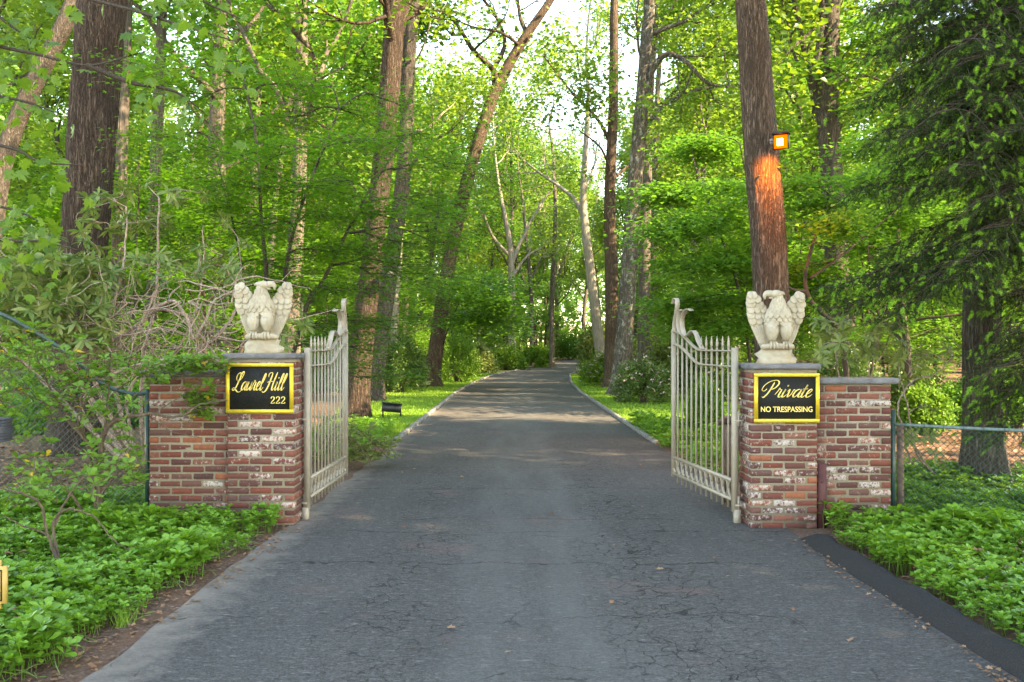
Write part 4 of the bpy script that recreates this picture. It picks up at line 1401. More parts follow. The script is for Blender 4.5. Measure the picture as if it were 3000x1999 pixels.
for i in range(70):
    x, y = rp_.uniform(-16, 28), rp_.uniform(80, 175)
    if clear_of_drive(x, y, .8):
        plant_tree(4 if i % 2 else 5, x, y, rp_.uniform(.6, 1.1), *where(4 if i % 2 else 5, x, y))
mb = MB()
n = 42000
fx = rp_.uniform(-150, 170, n)
fy = 178 + 40 * rp_.random(n)
fz = (15 + 5 * np.sin(fx * .11) + 3 * np.sin(fx * .31 + 1)) * rp_.random(n) ** .8
leaves(mb, np.stack([fx, fy, fz], -1), 1.1, rp_, DIAMOND, .3)
tag(put('woods', mb.mesh('woods', M['under_leaf'])), 'green mass of distant woodland closing the view', kind='stuff')
# unseen trees added outside the picture so the gate and drive lie in shade
for k_, x, y, sc in [(0, 10.5, 2, 1), (2, 13, 7.5, 1.0), (1, 11.5, -1.5, 1.05), (0, 13.5, 3.2, 1.1), (2, 9.5, -2.5, .95), (1, 8.6, 5.2, .9), (0, 10.5, -4.5, 1.05), (2, 12.5, 1.0, 1.05), (1, 16.5, -2, 1.15), (0, 14.5, -6, 1.1), (1, 9.5, -5, 1), (0, 16, -3, 1.1), (1, -15, 15, 1.0), (0, 20, 3, 1.1), (1, 15.5, 12, 1.05), (2, 12, -11, 1.1), (0, 18, -9, 1.1), (2, 22, -4, 1.1)]:
    plant_tree(k_, x, y, sc, TL[k_] + (' added unseen on the right for shade' if x > 0 else ' beyond the left fence'), 'unseen trees added beside the gate')

# ------------------------------------------------------------------ layered maples near the gate
def layered(name, label, base, stems, tiers, leaf, bark, seed, nl, lsize, tpl, sig=.2, cat='tree', kids=(3, 4), L=1.6):
    """stems: paths in picture units with distances; tiers: (vx, vy, d, width) centres of flat leaf sprays fed from the nearest stem point"""
    rng = np.random.default_rng(seed)
    root = thing(name, label, cat, base)
    P, A = [], []
    mb = MB()
    spts = []
    for pth, w0 in stems:
        p = smooth_path(np.array([at(*q) for q in pth]), 10 * len(pth))
        p[:, :] = p
        mb.tube(p, np.linspace(w0, w0 * .35, len(p)), 8)
        spts.append(p)
    S = np.vstack(spts)
    for vx, vy, d, wd in tiers:
        c_ = at(vx, vy, d)
        low = S[S[:, 2] < c_[2] + .15]
        if not len(low):
            low = S
        s_ = low[np.argmin(np.linalg.norm((low - c_) * np.array([1, 1, 1.2]), axis=1))]
        mid = (s_ + c_) / 2 + np.array([0, 0, .12 * np.linalg.norm(c_ - s_)])
        pb = smooth_path([s_, mid, c_], 12)
        mb.tube(pb, np.linspace(.017, .006, 12), 5, cap=False)
        dr = unit((c_ - s_) * np.array([1, 1, .2]))
        for k_ in range(5):
            a = rng.uniform(-1.4, 1.4)
            nd = np.array([dr[0] * math.cos(a) - dr[1] * math.sin(a), dr[0] * math.sin(a) + dr[1] * math.cos(a), rng.uniform(-.12, .1)])
            grow(rng, P, A, pb[rng.integers(6, 12)], nd, wd * rng.uniform(.5, 1.0), .007, 1, 2, -.02, .12, kids, (.4, .9), .1, .15)
    for p, r_, lv in P:
        mb.tube(p, np.maximum(r_, .0025), 4, cap=False)
    part('trunk', mb, bark, root, True)
    lb = MB()
    leaves(lb, spray(A, nl, sig, rng, .28), lsize, rng, tpl, .82, droop=.22)
    part('crown', lb, leaf, root)
    return root


rt = np.random.default_rng(9)
tiers = []
for vx, vy, d in [(420, 160, 13), (540, 130, 13.5), (640, 190, 13), (480, 240, 12.5), (590, 270, 12.5), (700, 270, 13), (790, 240, 13.5), (440, 320, 12.6), (540, 360, 12), (650, 350, 12), (760, 340, 12.5), (860, 330, 13), (960, 300, 13.5), (600, 430, 11.8),
                  (700, 430, 12), (800, 420, 12.2), (920, 400, 13), (1000, 380, 13.6), (660, 510, 11.8), (760, 500, 12), (850, 490, 12.4), (960, 480, 13), (720, 580, 12), (800, 580, 12.3), (900, 560, 13), (1010, 560, 13.8), (580, 520, 12), (690, 650, 12.4), (780, 660, 12.6), (860, 630, 13), (960, 640, 13.6),
                  (820, 800, 13), (830, 850, 13.2), (780, 740, 12.8), (700, 740, 12.6), (520, 470, 12.4), (470, 410, 12.8), (740, 190, 14), (870, 250, 14), (620, 600, 12.2)]:
    tiers.append((vx + rt.normal(0, 10), vy + rt.normal(0, 8), d + rt.normal(0, .3), .95))
layered('maple_tree', 'layered green maple spreading behind the left eagle and gate', (-3.35, 12.2, 0),
        [([(595, 1085, 12.2), (605, 800, 12.2), (612, 640, 12.1), (600, 500, 12.2), (590, 330, 12.6), (560, 180, 13)], .04),
         ([(600, 1085, 12.2), (640, 760, 12.2), (668, 560, 12.2), (720, 400, 12.6), (780, 250, 13.2)], .035),
         ([(605, 1085, 12.2), (700, 720, 12.4), (745, 640, 12.5), (830, 470, 12.8), (920, 330, 13.3)], .035),
         ([(590, 1085, 12.2), (575, 760, 12.2), (545, 560, 12.4), (490, 330, 12.8)], .028)],
        tiers, M['maple_leaf'], M['dark_twig'], 61, 30000, .075, STAR, .19)
tiers = []
for vx, vy, d in [(1600, 350, 17.5), (1680, 330, 17), (1600, 440, 17), (1680, 430, 16.5), (1560, 530, 16.5), (1640, 520, 16.5), (1700, 520, 17), (1610, 610, 16.5), (1690, 600, 16.5), (1590, 690, 17), (1660, 690, 16.8), (1710, 680, 17), (1700, 760, 17), (1640, 750, 17.5), (1560, 440, 18)]:
    tiers.append((vx + rt.normal(0, 10), vy + rt.normal(0, 8), d + rt.normal(0, .3), .95))
layered('dogwood_tree', 'spreading light green dogwood between the right gate and the lamp trunk', (4.5, 17.2, 0),
        [([(1735, 996, 17.2), (1720, 800, 17.2), (1690, 640, 17), (1640, 500, 17), (1590, 360, 17.3)], .04), ([(1740, 996, 17.2), (1740, 700, 17.4), (1730, 500, 17.4), (1700, 330, 17.2)], .035)],
        tiers, M['under_leaf'], M['dark_twig'], 62, 17000, .10, DIAMOND, .24)
tiers = []
for vx, vy, d in [(2040, 300, 15), (1880, 430, 13.5), (1980, 420, 14), (2070, 400, 14.5), (1880, 520, 13.5), (1960, 510, 13.6), (2060, 500, 14), (1900, 600, 13.6), (2010, 590, 14), (2110, 600, 14.5), (1890, 660, 14), (1990, 680, 14.2), (2090, 690, 15), (1900, 740, 14), (2130, 500, 15), (2160, 640, 15.5), ]:
    tiers.append((vx + rt.normal(0, 10), vy + rt.normal(0, 8), d + 1.6 + rt.normal(0, .3), 1.0))
layered('dogwood_tree', 'bent young dogwood arching over the right brick wall', (5.5, 14.8, 0),
        [([(1962, 1058, 14.8), (1935, 790, 14.6), (1890, 720, 14.4), (1862, 690, 14.4), (1850, 640, 14.6), (1868, 560, 14.8), (1900, 470, 15.2), (1920, 330, 15.6)], .05),
         ([(1850, 670, 14.4), (1820, 665, 14.2), (1790, 640, 14.0)], .03), ([(1862, 640, 14.5), (1930, 590, 14.8), (2050, 490, 15.4), (2120, 430, 16.1)], .025), ([(1960, 1058, 14.8), (2010, 800, 15.2), (2000, 640, 15.6), (1985, 480, 15.8)], .025)],
        tiers, M['under_leaf'], M['dark_twig'], 63, 17000, .095, DIAMOND, .2)
tiers = []
for vx, vy, d in [(1060, 690, 33), (1110, 700, 34), (1050, 740, 33), (1120, 750, 34), (1080, 650, 34), (1030, 660, 33), (1150, 740, 36)]:
    tiers.append((vx, vy, d, 2.0))
layered('dogwood_tree', 'pale green dogwood by the leaning oak at the lawn', (-2.89, 36.8, 0), [([(1010, 893, 36.8), (1022, 780, 36), (1075, 650, 34)], .04)], tiers, M['under_leaf'], M['dark_twig'], 64, 7000, .15, DIAMOND, .35)

# ------------------------------------------------------------------ overhanging broad-leaved maple at the upper left: leaves large enough to count
big = []
for j in range(4):
    b = MB()
    rg = np.random.default_rng(j)
    b.add(BIGMAPLE[0] + rg.normal(0, .025, BIGMAPLE[0].shape), None, BIGMAPLE[2])
    big.append(b.mesh('leaf', M['broad_leaf']))
root = thing('maple_tree', 'broad leaved maple reaching in from the upper left edge', 'tree', (-6.2, 7.6, 0))
mb = MB()
mb.tube(smooth_path([(-6.2, 7.6, -.1), (-6.15, 7.6, 2.5), (-6.0, 7.7, 5), (-6.0, 7.7, 8)], 24), np.linspace(.14, .06, 24), 12, .008, 3)
tw = []
for pth in [[(-760, 250, 7.6), (-300, 300, 7.4), (0, 335, 7.2), (95, 372, 7.0), (190, 380, 7.0)], [(-760, 480, 7.6), (-300, 520, 7.4), (0, 552, 7.2), (90, 555, 7.1), (180, 575, 7)], [(-760, 60, 7.6), (-200, 80, 7.2), (60, 120, 7), (200, 150, 6.9), (330, 120, 6.8)],
            [(-760, -60, 7.6), (-100, -60, 7), (250, 10, 6.7), (420, 60, 6.5), (540, 95, 6.5)], [(-760, -120, 7.6), (0, -130, 7.2), (350, -60, 7), (480, 10, 7), (590, 60, 7)], [(-700, 380, 7.6), (-200, 440, 7.3), (20, 480, 7.2), (110, 520, 7.1)],
            [(-700, 180, 7.6), (-150, 200, 7.3), (40, 230, 7.1), (130, 260, 7)], [(200, 150, 6.9), (300, 190, 6.9), (400, 210, 6.9), (470, 260, 7)], [(-100, -60, 7), (0, 40, 7), (70, 90, 7)]]:
    p = smooth_path(np.array([at(*q) for q in pth]), 40)
    mb.tube(p, np.linspace(.022, .004, 40), 5, cap=False)
    tw.append(p[14:])
part('trunk', mb, M['dark_twig'], root, True)
rg = np.random.default_rng(8)
T = np.vstack(tw)
cnt = 0
while cnt < 290:
    p = T[rg.integers(len(T))] + rg.normal(0, 1, 3) * np.array([.14, .2, .13]) - np.array([0, 0, .07])
    vx = p[0] / p[1] * FV + CX
    vy = HY - (p[2] - CH) / p[1] * FV
    if 150 < vx < 285 and vy > 30 and rg.random() < .9:
        continue
    a = rg.random() * 6.28
    fw_ = unit(np.array([math.cos(a) * .7, math.sin(a) * .7, -.75 + rg.normal(0, .25)]))
    up_ = unit(np.array([rg.normal(0, .6), -.6 + rg.normal(0, .5), .8]))
    m3 = frames(fw_[None], up_[None])[0] * rg.uniform(.07, .12)
    o = put('leaf', big[cnt % 4], root)
    o.matrix_basis = Matrix([[*m3[0], p[0] + 6.2], [*m3[1], p[1] - 7.6], [*m3[2], p[2]], [0, 0, 0, 1]])
    cnt += 1

# ------------------------------------------------------------------ rhododendrons: whorls of long leaves on crooked wood
long_me = {}
for key in ('rhodo_leaf', 'olive_leaf'):
    long_me[key] = []
    for j in range(4):
        b = MB()
        rg = np.random.default_rng(j + 20)
        v = LONG[0].copy()
        v[:, 2] -= (v[:, 1] ** 2) * (.05 + .1 * j)
        b.add(v + rg.normal(0, .006, v.shape), None, LONG[2])
        long_me[key].append(b.mesh('leaf', M[key]))


def rhodo(name, label, base, branches, whorls, leafkey, wood, seed, size=.125, nind=295, ntang=0):
    rng = np.random.default_rng(seed)
    root = thing(name, label, 'shrub', base)
    mb = MB()
    S = []
    for pth, w0, w1 in branches:
        p = smooth_path(np.array([at(*q) for q in pth]), 12 * len(pth))
        p = p + np.cumsum(rng.normal(0, .004, p.shape), 0)
        mb.tube(p, np.linspace(w0, w1, len(p)), 7)
        S.append(p)
    S = np.vstack(S)
    rows = []
    whorls = whorls[np.argsort([np.min(np.linalg.norm(S - q, axis=1)) for q in whorls])]
    for wp in whorls:
        s_ = S[np.argmin(np.linalg.norm(S - wp, axis=1) + .4 * np.maximum(0, S[:, 2] - wp[2]))]
        mid = (s_ + wp) / 2 + rng.normal(0, .14, 3) * min(1, np.linalg.norm(wp - s_))
        pb = smooth_path([s_, mid, wp], 9)
        mb.tube(pb, np.linspace(.007, .003, 9), 5, cap=False)
        S = np.vstack([S, pb[3:7]])
        ax = unit(wp - mid + np.array([0, 0, .25]) + rng.normal(0, .15, 3))
        n = rng.integers(8, 13)
        a0 = rng.random() * 6
        for j in range(n):
            a = a0 + j * 2 * np.pi / n + rng.normal(0, .15)
            u = unit(np.cross(ax, [.3, .2, 1]) + 1e-6)
            v = np.cross(ax, u)
            out = u * math.cos(a) + v * math.sin(a)
            f = unit(out + ax * rng.uniform(-.35, .55) - np.array([0, 0, rng.uniform(0, .35)]))
            rows.append((wp + ax * rng.uniform(-.02, .02), f, unit(ax + rng.normal(0, .2, 3)), size * rng.uniform(.7, 1.2)))
    for i in range(ntang):
        a = at(rng.uniform(230, 560), rng.uniform(650, 850), rng.uniform(9.75, 10.5))
        q = [a]
        dd = unit(np.array([rng.normal(0, 1), rng.normal(0, .3), rng.normal(.1, .6)]))
        for _ in range(rng.integers(4, 8)):
            dd = unit(dd + rng.normal(0, .42, 3) * np.array([1, .5, 1]))
            q.append(q[-1] + dd * rng.uniform(.08, .2))
        q = np.array(q)
        if q[:, 2].max() > CH + (HY - 600) / FV * 10:
            continue
        w0 = rng.uniform(.004, .010)
        mb.tube(smooth_path(q, 5 * len(q)), np.linspace(w0, w0 * .35, 5 * len(q)), 5, cap=False)
    part('stems', mb, wood, root, True)
    pos = np.array([r_[0] for r_ in rows])
    vx = np.abs(pos[:, 0] / pos[:, 1] * FV)
    order = np.argsort(pos[:, 1] - .0 + np.where(vx > 1190, 5, 0))
    rest = MB()
    F = np.array([r_[1] for r_ in rows])
    U = np.array([r_[2] for r_ in rows])
    Z = np.array([r_[3] for r_ in rows])
    Mx = frames(F, U) * Z[:, None, None]
    b0 = np.array(base)
    for c_, i in enumerate(order):
        if c_ < nind:
            o = put('leaf', long_me[leafkey][c_ % 4], root)
            m3, p = Mx[i], pos[i] - b0
            o.matrix_basis = Matrix([[*m3[0], p[0]], [*m3[1], p[1]], [*m3[2], p[2]], [0, 0, 0, 1]])
    idx = order[nind:]
    if len(idx):
        rest.stamp(LONG[0], None, LONG[2], Mx[idx], pos[idx])
        part('foliage', rest, M[leafkey], root, False, 'stuff')
    return root


rg = np.random.default_rng(17)


def cloud(n, boxes):
    out = []
    for i in range(n):
        x0, x1, y0, y1, d0, d1 = boxes[rg.integers(len(boxes))]
        out.append(at(rg.uniform(x0, x1), rg.uniform(y0, y1), rg.uniform(d0, d1)))
    return np.array(out)


RB = [([(300, 1075, 10.2), (200, 900, 10.2), (120, 760, 10.2), (60, 640, 10.3)], .035, .012),
      ([(310, 1075, 10.4), (260, 830, 10.3), (330, 740, 10.2), (395, 697, 10.1), (440, 745, 10.0), (455, 782, 10), (478, 740, 10.1), (500, 700, 10.2), (560, 672, 10.4)], .024, .010),
      ([(320, 1075, 10.6), (210, 840, 10.4), (300, 760, 10.2), (360, 715, 10.2), (425, 735, 10.1), (470, 790, 10.2), (500, 830, 10.3)], .028, .012),
      ([(330, 1075, 10.8), (330, 850, 10.8), (360, 700, 11), (365, 560, 11.2), (370, 450, 11.4)], .026, .010),
      ([(330, 1075, 10.8), (420, 860, 10.6), (500, 780, 10.5), (545, 720, 10.6), (560, 620, 11)], .024, .010),
      ([(300, 1075, 10.6), (180, 840, 10.6), (250, 740, 10.8), (290, 620, 11), (300, 480, 11.2)], .028, .010),
      ([(295, 1075, 10), (100, 870, 9.8), (20, 800, 9.6), (-80, 700, 9.6)], .026, .01),
      ([(320, 1075, 10.8), (300, 900, 10.9), (420, 800, 11), (470, 640, 11.2), (470, 520, 11.4)], .02, .008),
      ([(290, 1075, 10), (190, 930, 9.9), (270, 860, 9.8), (380, 825, 9.9), (440, 830, 10)], .018, .007)]
KEEP = lambda p: p[~((np.abs(p[:, 0] / p[:, 1] * FV + CX - 400) < 155) & (np.abs(HY - (p[:, 2] - CH) / p[:, 1] * FV - 745) < 95))]
wh = np.vstack([cloud(230, [(-60, 260, 590, 800, 9.5, 11)]), cloud(150, [(0, 560, 590, 720, 10.3, 11.6)]), cloud(46, [(190, 520, 420, 600, 10.8, 12)]), cloud(22, [(0, 200, 530, 620, 10, 11)]), cloud(18, [(-60, 150, 700, 860, 9.4, 10.2)]), cloud(14, [(440, 580, 560, 800, 10.3, 11.5)]), cloud(10, [(630, 720, 700, 800, 10.5, 11.5)])])
wh = KEEP(wh)
rhodo('rhododendron', 'leggy rhododendron with bare crooked branches behind the left wall', (-4.2, 10.4, 0), RB, wh, 'rhodo_leaf', M['rhodo_wood'], 71, .15, ntang=150)
# more of the bare tangle over the wall
rg = np.random.default_rng(18)
RB2 = [([(1985, 1120, 10.5), (1950, 960, 10.4), (1930, 850, 10.4), (1925, 790, 10.4)], .016, .006), ([(2120, 1115, 10.8), (2060, 1000, 10.6), (2000, 900, 10.4), (1990, 800, 10.3)], .014, .006),
       ([(2160, 1105, 10.6), (2115, 1050, 10.4), (2080, 990, 10.3), (2060, 930, 10.2), (2100, 870, 10.2), (2150, 855, 10.2), (2195, 810, 10.2)], .016, .005), ([(2165, 1105, 10.5), (2100, 1040, 10.3), (2090, 960, 10.2), (2070, 860, 10.2), (2060, 780, 10.2)], .014, .005)]
wh = np.vstack([cloud(46, [(1870, 2070, 735, 835, 9.8, 10.8)]), cloud(9, [(2060, 2180, 780, 880, 10, 10.8)]), cloud(6, [(2070, 2150, 920, 1080, 10, 10.6)])])
rhodo('rhododendron', 'sparse olive leaved rhododendron behind the right wall', (4.35, 10.7, 0), RB2, wh, 'olive_leaf', M['rhodo_wood'], 72, .13, 290)


# ------------------------------------------------------------------ small-leaved shrubs in front of the fence
def twiggy(name, label, base, branches, boxes, n, leaf, wood, seed, size, per=(6, 9), yellow=0):
    rng = np.random.default_rng(seed)
    root = thing(name, label, 'shrub', base)
    mb = MB()
    S = []
    for pth, w0, w1 in branches:
        p = smooth_path(np.array([at(*q) for q in pth]), 12 * len(pth))
        p = p + np.cumsum(rng.normal(0, .003, p.shape), 0)
        mb.tube(p, np.linspace(w0, w1, len(p)), 6)
        S.append(p)
    S = np.vstack(S)
    lb, yb = MB(), MB()
    for i in range(n):
        x0, x1, y0, y1, d0, d1 = boxes[rng.integers(len(boxes))]
        wp = at(rng.uniform(x0, x1), rng.uniform(y0, y1), rng.uniform(d0, d1))
        if wp[2] < .12:
            continue
        s_ = S[np.argmin(np.linalg.norm(S - wp, axis=1) + .3 * np.maximum(0, S[:, 2] - wp[2]))]
        mid = (s_ + wp) / 2 + rng.normal(0, .05, 3)
        S = np.vstack([S, mid[None], (mid * .4 + wp * .6)[None]])
        mb.tube(smooth_path([s_, mid, wp], 7), np.linspace(.0032, .0018, 7), 4, cap=False)
        ax = unit(wp - mid + np.array([0, 0, .3]))
        k_ = rng.integers(*per)
        a = rng.random() * 6 + np.arange(k_) * 2 * np.pi / k_ + rng.normal(0, .2, k_)
        u = unit(np.cross(ax, [.3, .2, 1]) + 1e-6)
        v = np.cross(ax, u)
        f = unit(np.cos(a)[:, None] * u + np.sin(a)[:, None] * v + ax * rng.uniform(-.2, .8, (k_, 1)))
        Mx = frames(f, unit(ax + rng.normal(0, .25, (k_, 3)))) * (size * rng.uniform(.6, 1.2, k_))[:, None, None]
        tgt = yb if rng.random() < yellow else lb
        if tgt is yb:
            Mx = Mx[:2] * .9
        tgt.stamp(OBO[0], None, OBO[2], Mx, np.repeat(wp[None], len(Mx), 0))
    part('stems', mb, wood, root, True)
    part('foliage', lb, leaf, root, False, 'stuff')
    if yb.n:
        part('yellow_leaves', yb, M['yellow_leaf'], root, False, 'stuff', 'a few yellowed leaves')
    return root


twiggy('azalea_shrub', 'straggly azalea shrub with thin twigs reaching over the left wall', (-3.62, 8.05, 0),
       [([(222, 1228, 8.05), (228, 1060, 8.05), (242, 985, 8.05), (290, 962, 8.05), (345, 956, 8.1), (400, 958, 8.1), (445, 925, 8.15), (505, 912, 8.2)], .03, .004), ([(225, 1200, 8.05), (205, 1020, 8.0), (190, 930, 7.9), (196, 880, 7.9), (150, 820, 7.8)], .016, .004),
        ([(228, 1080, 8.05), (195, 1010, 7.9), (120, 930, 7.8), (40, 890, 7.6)], .014, .004), ([(240, 990, 8.05), (255, 910, 8.1), (262, 820, 8.1), (300, 800, 8.1)], .012, .003), ([(345, 957, 8.1), (400, 990, 8.05), (470, 1010, 8.05)], .006, .002), ([(345, 956, 8.1), (420, 905, 8.2), (470, 868, 8.25), (520, 850, 8.3)], .006, .002), ([(242, 985, 8.05), (320, 900, 8.1), (390, 855, 8.2), (440, 838, 8.3)], .007, .002), ([(255, 910, 8.1), (330, 862, 8.15), (400, 842, 8.25), (490, 838, 8.3)], .006, .002), ([(205, 1020, 8.0), (120, 900, 7.8), (90, 830, 7.6), (60, 760, 7.5)], .010, .003), ([(228, 1060, 8.05), (180, 960, 7.9), (250, 880, 8.0), (330, 840, 8.1)], .008, .002), ([(225, 1150, 8), (280, 1080, 7.95), (330, 1060, 7.9)], .01, .003),
        ([(222, 1220, 8.05), (120, 1090, 7.7), (20, 1060, 7.4)], .014, .004)],
       [(0, 250, 800, 960, 7.4, 8.2), (0, 250, 760, 980, 7.4, 8.2), (150, 400, 820, 880, 7.9, 8.25), (20, 330, 1010, 1110, 7.4, 8.1), (380, 480, 820, 860, 8.1, 8.25), (420, 490, 880, 960, 8.2, 8.35), (0, 120, 740, 860, 7.2, 8), (340, 520, 822, 862, 8.2, 8.4), (0, 330, 820, 1090, 7.4, 8.2), (0, 330, 820, 1000, 7.4, 8.2)], 420, M['azalea_leaf'], M['twig'], 81, .075, yellow=.06)
twiggy('azalea_shrub', 'low bare twigged azalea in the left ground cover', (-3.2, 6.6, 0),
       [([(150, 1324, 6.6), (115, 1240, 6.55), (95, 1160, 6.5), (30, 1130, 6.4), (-40, 1120, 6.3)], .015, .005), ([(148, 1324, 6.6), (125, 1210, 6.6), (160, 1170, 6.6), (215, 1190, 6.6), (250, 1240, 6.6), (290, 1275, 6.55)], .012, .003), ([(125, 1210, 6.6), (180, 1110, 6.7), (230, 1080, 6.8)], .010, .003), ([(110, 1230, 6.55), (60, 1215, 6.4), (0, 1190, 6.3)], .008, .003)],
       [(60, 260, 1060, 1140, 6.4, 7), (0, 120, 1080, 1170, 6.2, 6.8), (180, 330, 1040, 1120, 7, 7.6)], 60, M['azalea_leaf'], M['twig'], 82, .07, yellow=.07)
twiggy('drooping_shrub', 'drooping grey green shrub spilling onto the drive behind the left gate', (-2.75, 12.6, 0),
       [([(715, 1071, 12.6), (760, 990, 12.5), (800, 975, 12.4), (850, 1010, 12.2), (890, 1050, 12)], .014, .004), ([(720, 1071, 12.6), (780, 1000, 12.2), (830, 1030, 11.9), (860, 1090, 11.7)], .012, .003), ([(712, 1071, 12.6), (740, 970, 12.8), (790, 950, 13)], .012, .004)],
       [(790, 880, 975, 1075, 11.8, 12.8), (800, 910, 1000, 1060, 12, 12.6), (740, 820, 960, 1060, 12, 12.8)], 110, M['olive_leaf'], M['twig'], 83, .10)


# ------------------------------------------------------------------ rounded bushes along the lawns
def bush(name, label, x, y, rx, ry, h, leaf, seed, n=5200, ls=.075, bloom=0, group=None):
    rng = np.random.default_rng(seed)
    root = thing(name, label, 'bush', (x, y, 0), group)
    mb = MB()
    for i in range(16):
        a = rng.random() * 6.28
        e = rng.uniform(.3, .8)
        tip = np.array([x + rx * e * math.cos(a), y + ry * e * math.sin(a), h * rng.uniform(.5, .85)])
        mb.tube(smooth_path([(x + rng.normal(0, .12), y + rng.normal(0, .12), -.05), (x + rx * .3 * e * math.cos(a), y + ry * .3 * e * math.sin(a), h * .3), tip], 8), np.linspace(.022, .006, 8), 5)
    part('stems', mb, M['twig'], root, True)
    # clumps over the dome
    nc = 70
    d = unit(rng.normal(0, 1, (nc, 3)))
    d[:, 2] = np.abs(d[:, 2]) * .95 + .03
    c_ = np.stack([x + rx * d[:, 0] * rng.uniform(.78, 1.04, nc), y + ry * d[:, 1] * rng.uniform(.78, 1.04, nc), h * .14 + h * .86 * d[:, 2] * rng.uniform(.82, 1.04, nc)], -1)
    i = rng.integers(0, nc, n)
    T = c_[i] + rng.normal(0, 1, (n, 3)) * np.array([rx, ry, h]) * .12
    T[:, 2] = np.maximum(T[:, 2], .05)
    T[: n // 4] = np.array([x, y, 0]) + (T[: n // 4] - np.array([x, y, 0])) * rng.uniform(.5, .95, (n // 4, 1))
    lb = MB()
    out = unit(T - np.array([x, y, h * .3]))
    Mx = frames(unit(out + rng.normal(0, .8, (n, 3))), unit(out + rng.normal(0, .5, (n, 3)) + np.array([0, 0, .5]))) * (ls * rng.uniform(.6, 1.3, n))[:, None, None]
    lb.stamp(DIAMOND[0], None, DIAMOND[2], Mx, T)
    part('foliage', lb, leaf, root, False, 'stuff')
    if bloom:
        bb = MB()
        j = rng.integers(0, nc, bloom)
        dd = unit(np.stack([d[j, 0], d[j, 1], d[j, 2] + .2], -1))
        Tb = c_[j] + dd * np.array([rx, ry, h]) * .12 + rng.normal(0, .08, (bloom, 3))
        for k_ in range(4):
            leaves(bb, Tb + rng.normal(0, .012, Tb.shape), .065, rng, DIAMOND, .3)
        part('blossoms', bb, M['bloom'], root, False, 'stuff')
    return root


def bush_v(name, label, vx, vyb, wv, hv, leaf, seed, dep=.8, **kw):
    d = gd(vyb)
    s_ = d / FV
    bush(name, label, (vx - CX) * s_, d + dep * wv * s_ / 2, wv * s_ / 2, wv * s_ / 2 * dep, hv * s_, leaf, seed, **kw)


bush_v('azalea_bush', 'round azalea bush with pale pink blossoms right of the lawn', 1484, 930, 132, 92, M['shrub_leaf'], 90, bloom=110, n=11000, ls=.06)
bush_v('azalea_bush', 'smaller azalea bush with white blossoms behind the lichen oak', 1378, 888, 84, 70, M['azalea_leaf'], 91, bloom=160, n=8000, ls=.08)
bush_v('rhododendron_bush', 'dark rhododendron bush at the right bend of the drive', 1372, 858, 86, 108, M['rhodo_leaf'], 92, n=8000, ls=.15)
bush_v('rhododendron_bush', 'tall dark rhododendron bush with pink blossoms behind the right gate', 1640, 925, 170, 175, M['shrub_leaf'], 93, bloom=90, n=9000, ls=.11)
bush_v('rhododendron_bush', 'dark bush between the azalea and the right gate', 1545, 890, 90, 100, M['rhodo_leaf'], 94, n=7000, ls=.12)
bush_v('evergreen_bush', 'loose green bush right of the gate against the wall', 1625, 1005, 85, 125, M['azalea_leaf'], 95, n=6000, ls=.055)
bush_v('evergreen_bush', 'dark bush behind the right wall below the rhododendron', 1960, 985, 190, 165, M['shrub_leaf'], 96, n=9000, ls=.07)
bush_v('evergreen_bush', 'dark shadowy bush behind the right chain link fence', 2130, 960, 150, 120, M['shrub_leaf'], 97, n=8000, ls=.07)
bush_v('azalea_bush', 'green bush at the foot of the leaning oak', 1045, 880, 110, 105, M['azalea_leaf'], 98, n=8000, ls=.085)
bush_v('azalea_bush', 'green bush behind the black floodlight by the twin oaks', 915, 905, 120, 125, M['shrub_leaf'], 99, n=9000, ls=.08)
bush_v('azalea_bush', 'sunlit olive bush at the left end of the lawn', 1095, 860, 80, 62, M['olive_leaf'], 100, n=7000, ls=.11)
bush_v('azalea_bush', 'low green bush left of the far drive bend', 1160, 851, 90, 52, M['azalea_leaf'], 101, n=7000, ls=.13)
bush_v('azalea_bush', 'low bush right beside the thin tree at the bend', 1235, 845, 70, 45, M['azalea_leaf'], 102, n=6000, ls=.16)
bush_v('azalea_bush', 'bush behind the lawn left of the leaning oak', 970, 870, 130, 110, M['azalea_leaf'], 103, n=8000, ls=.10)
bush_v('azalea_bush', 'bush in the wood seen through the left gate', 760, 905, 130, 120, M['under_leaf'], 104, n=8000, ls=.08)
bush_v('evergreen_bush', 'dense green bush at the far end of the drive', 1340, 828, 120, 60, M['under_leaf'], 105, n=7000, ls=.24)
bush_v('evergreen_bush', 'green bush in the gap beside the thick grey trunk', 2340, 960, 140, 150, M['azalea_leaf'], 106, n=8000, ls=.08)
bush_v('evergreen_bush', 'leafy bush deep behind the left wall', 420, 945, 300, 130, M['under_leaf'], 107, n=9000, ls=.09)
bush_v('evergreen_bush', 'leafy bush behind the left fence by the big oak', 90, 940, 260, 150, M['under_leaf'], 108, n=9000, ls=.09)

bush_v('evergreen_bush', 'low green bush between the fence and the thick grey trunk', 2150, 1000, 130, 95, M['azalea_leaf'], 109, n=8000, ls=.07)
bush_v('evergreen_bush', 'low leafy bush right behind the thick grey trunk', 2290, 985, 190, 110, M['under_leaf'], 110, n=8000, ls=.08)
bush_v('evergreen_bush', 'low leafy bush behind the left fence near the wall', 270, 985, 150, 90, M['under_leaf'], 111, n=7000, ls=.08)
bush_v('evergreen_bush', 'low leafy bush behind the louvred box', 40, 1000, 160, 80, M['under_leaf'], 112, n=7000, ls=.08)

# ------------------------------------------------------------------ spruce reaching in from the right
rg = np.random.default_rng(33)


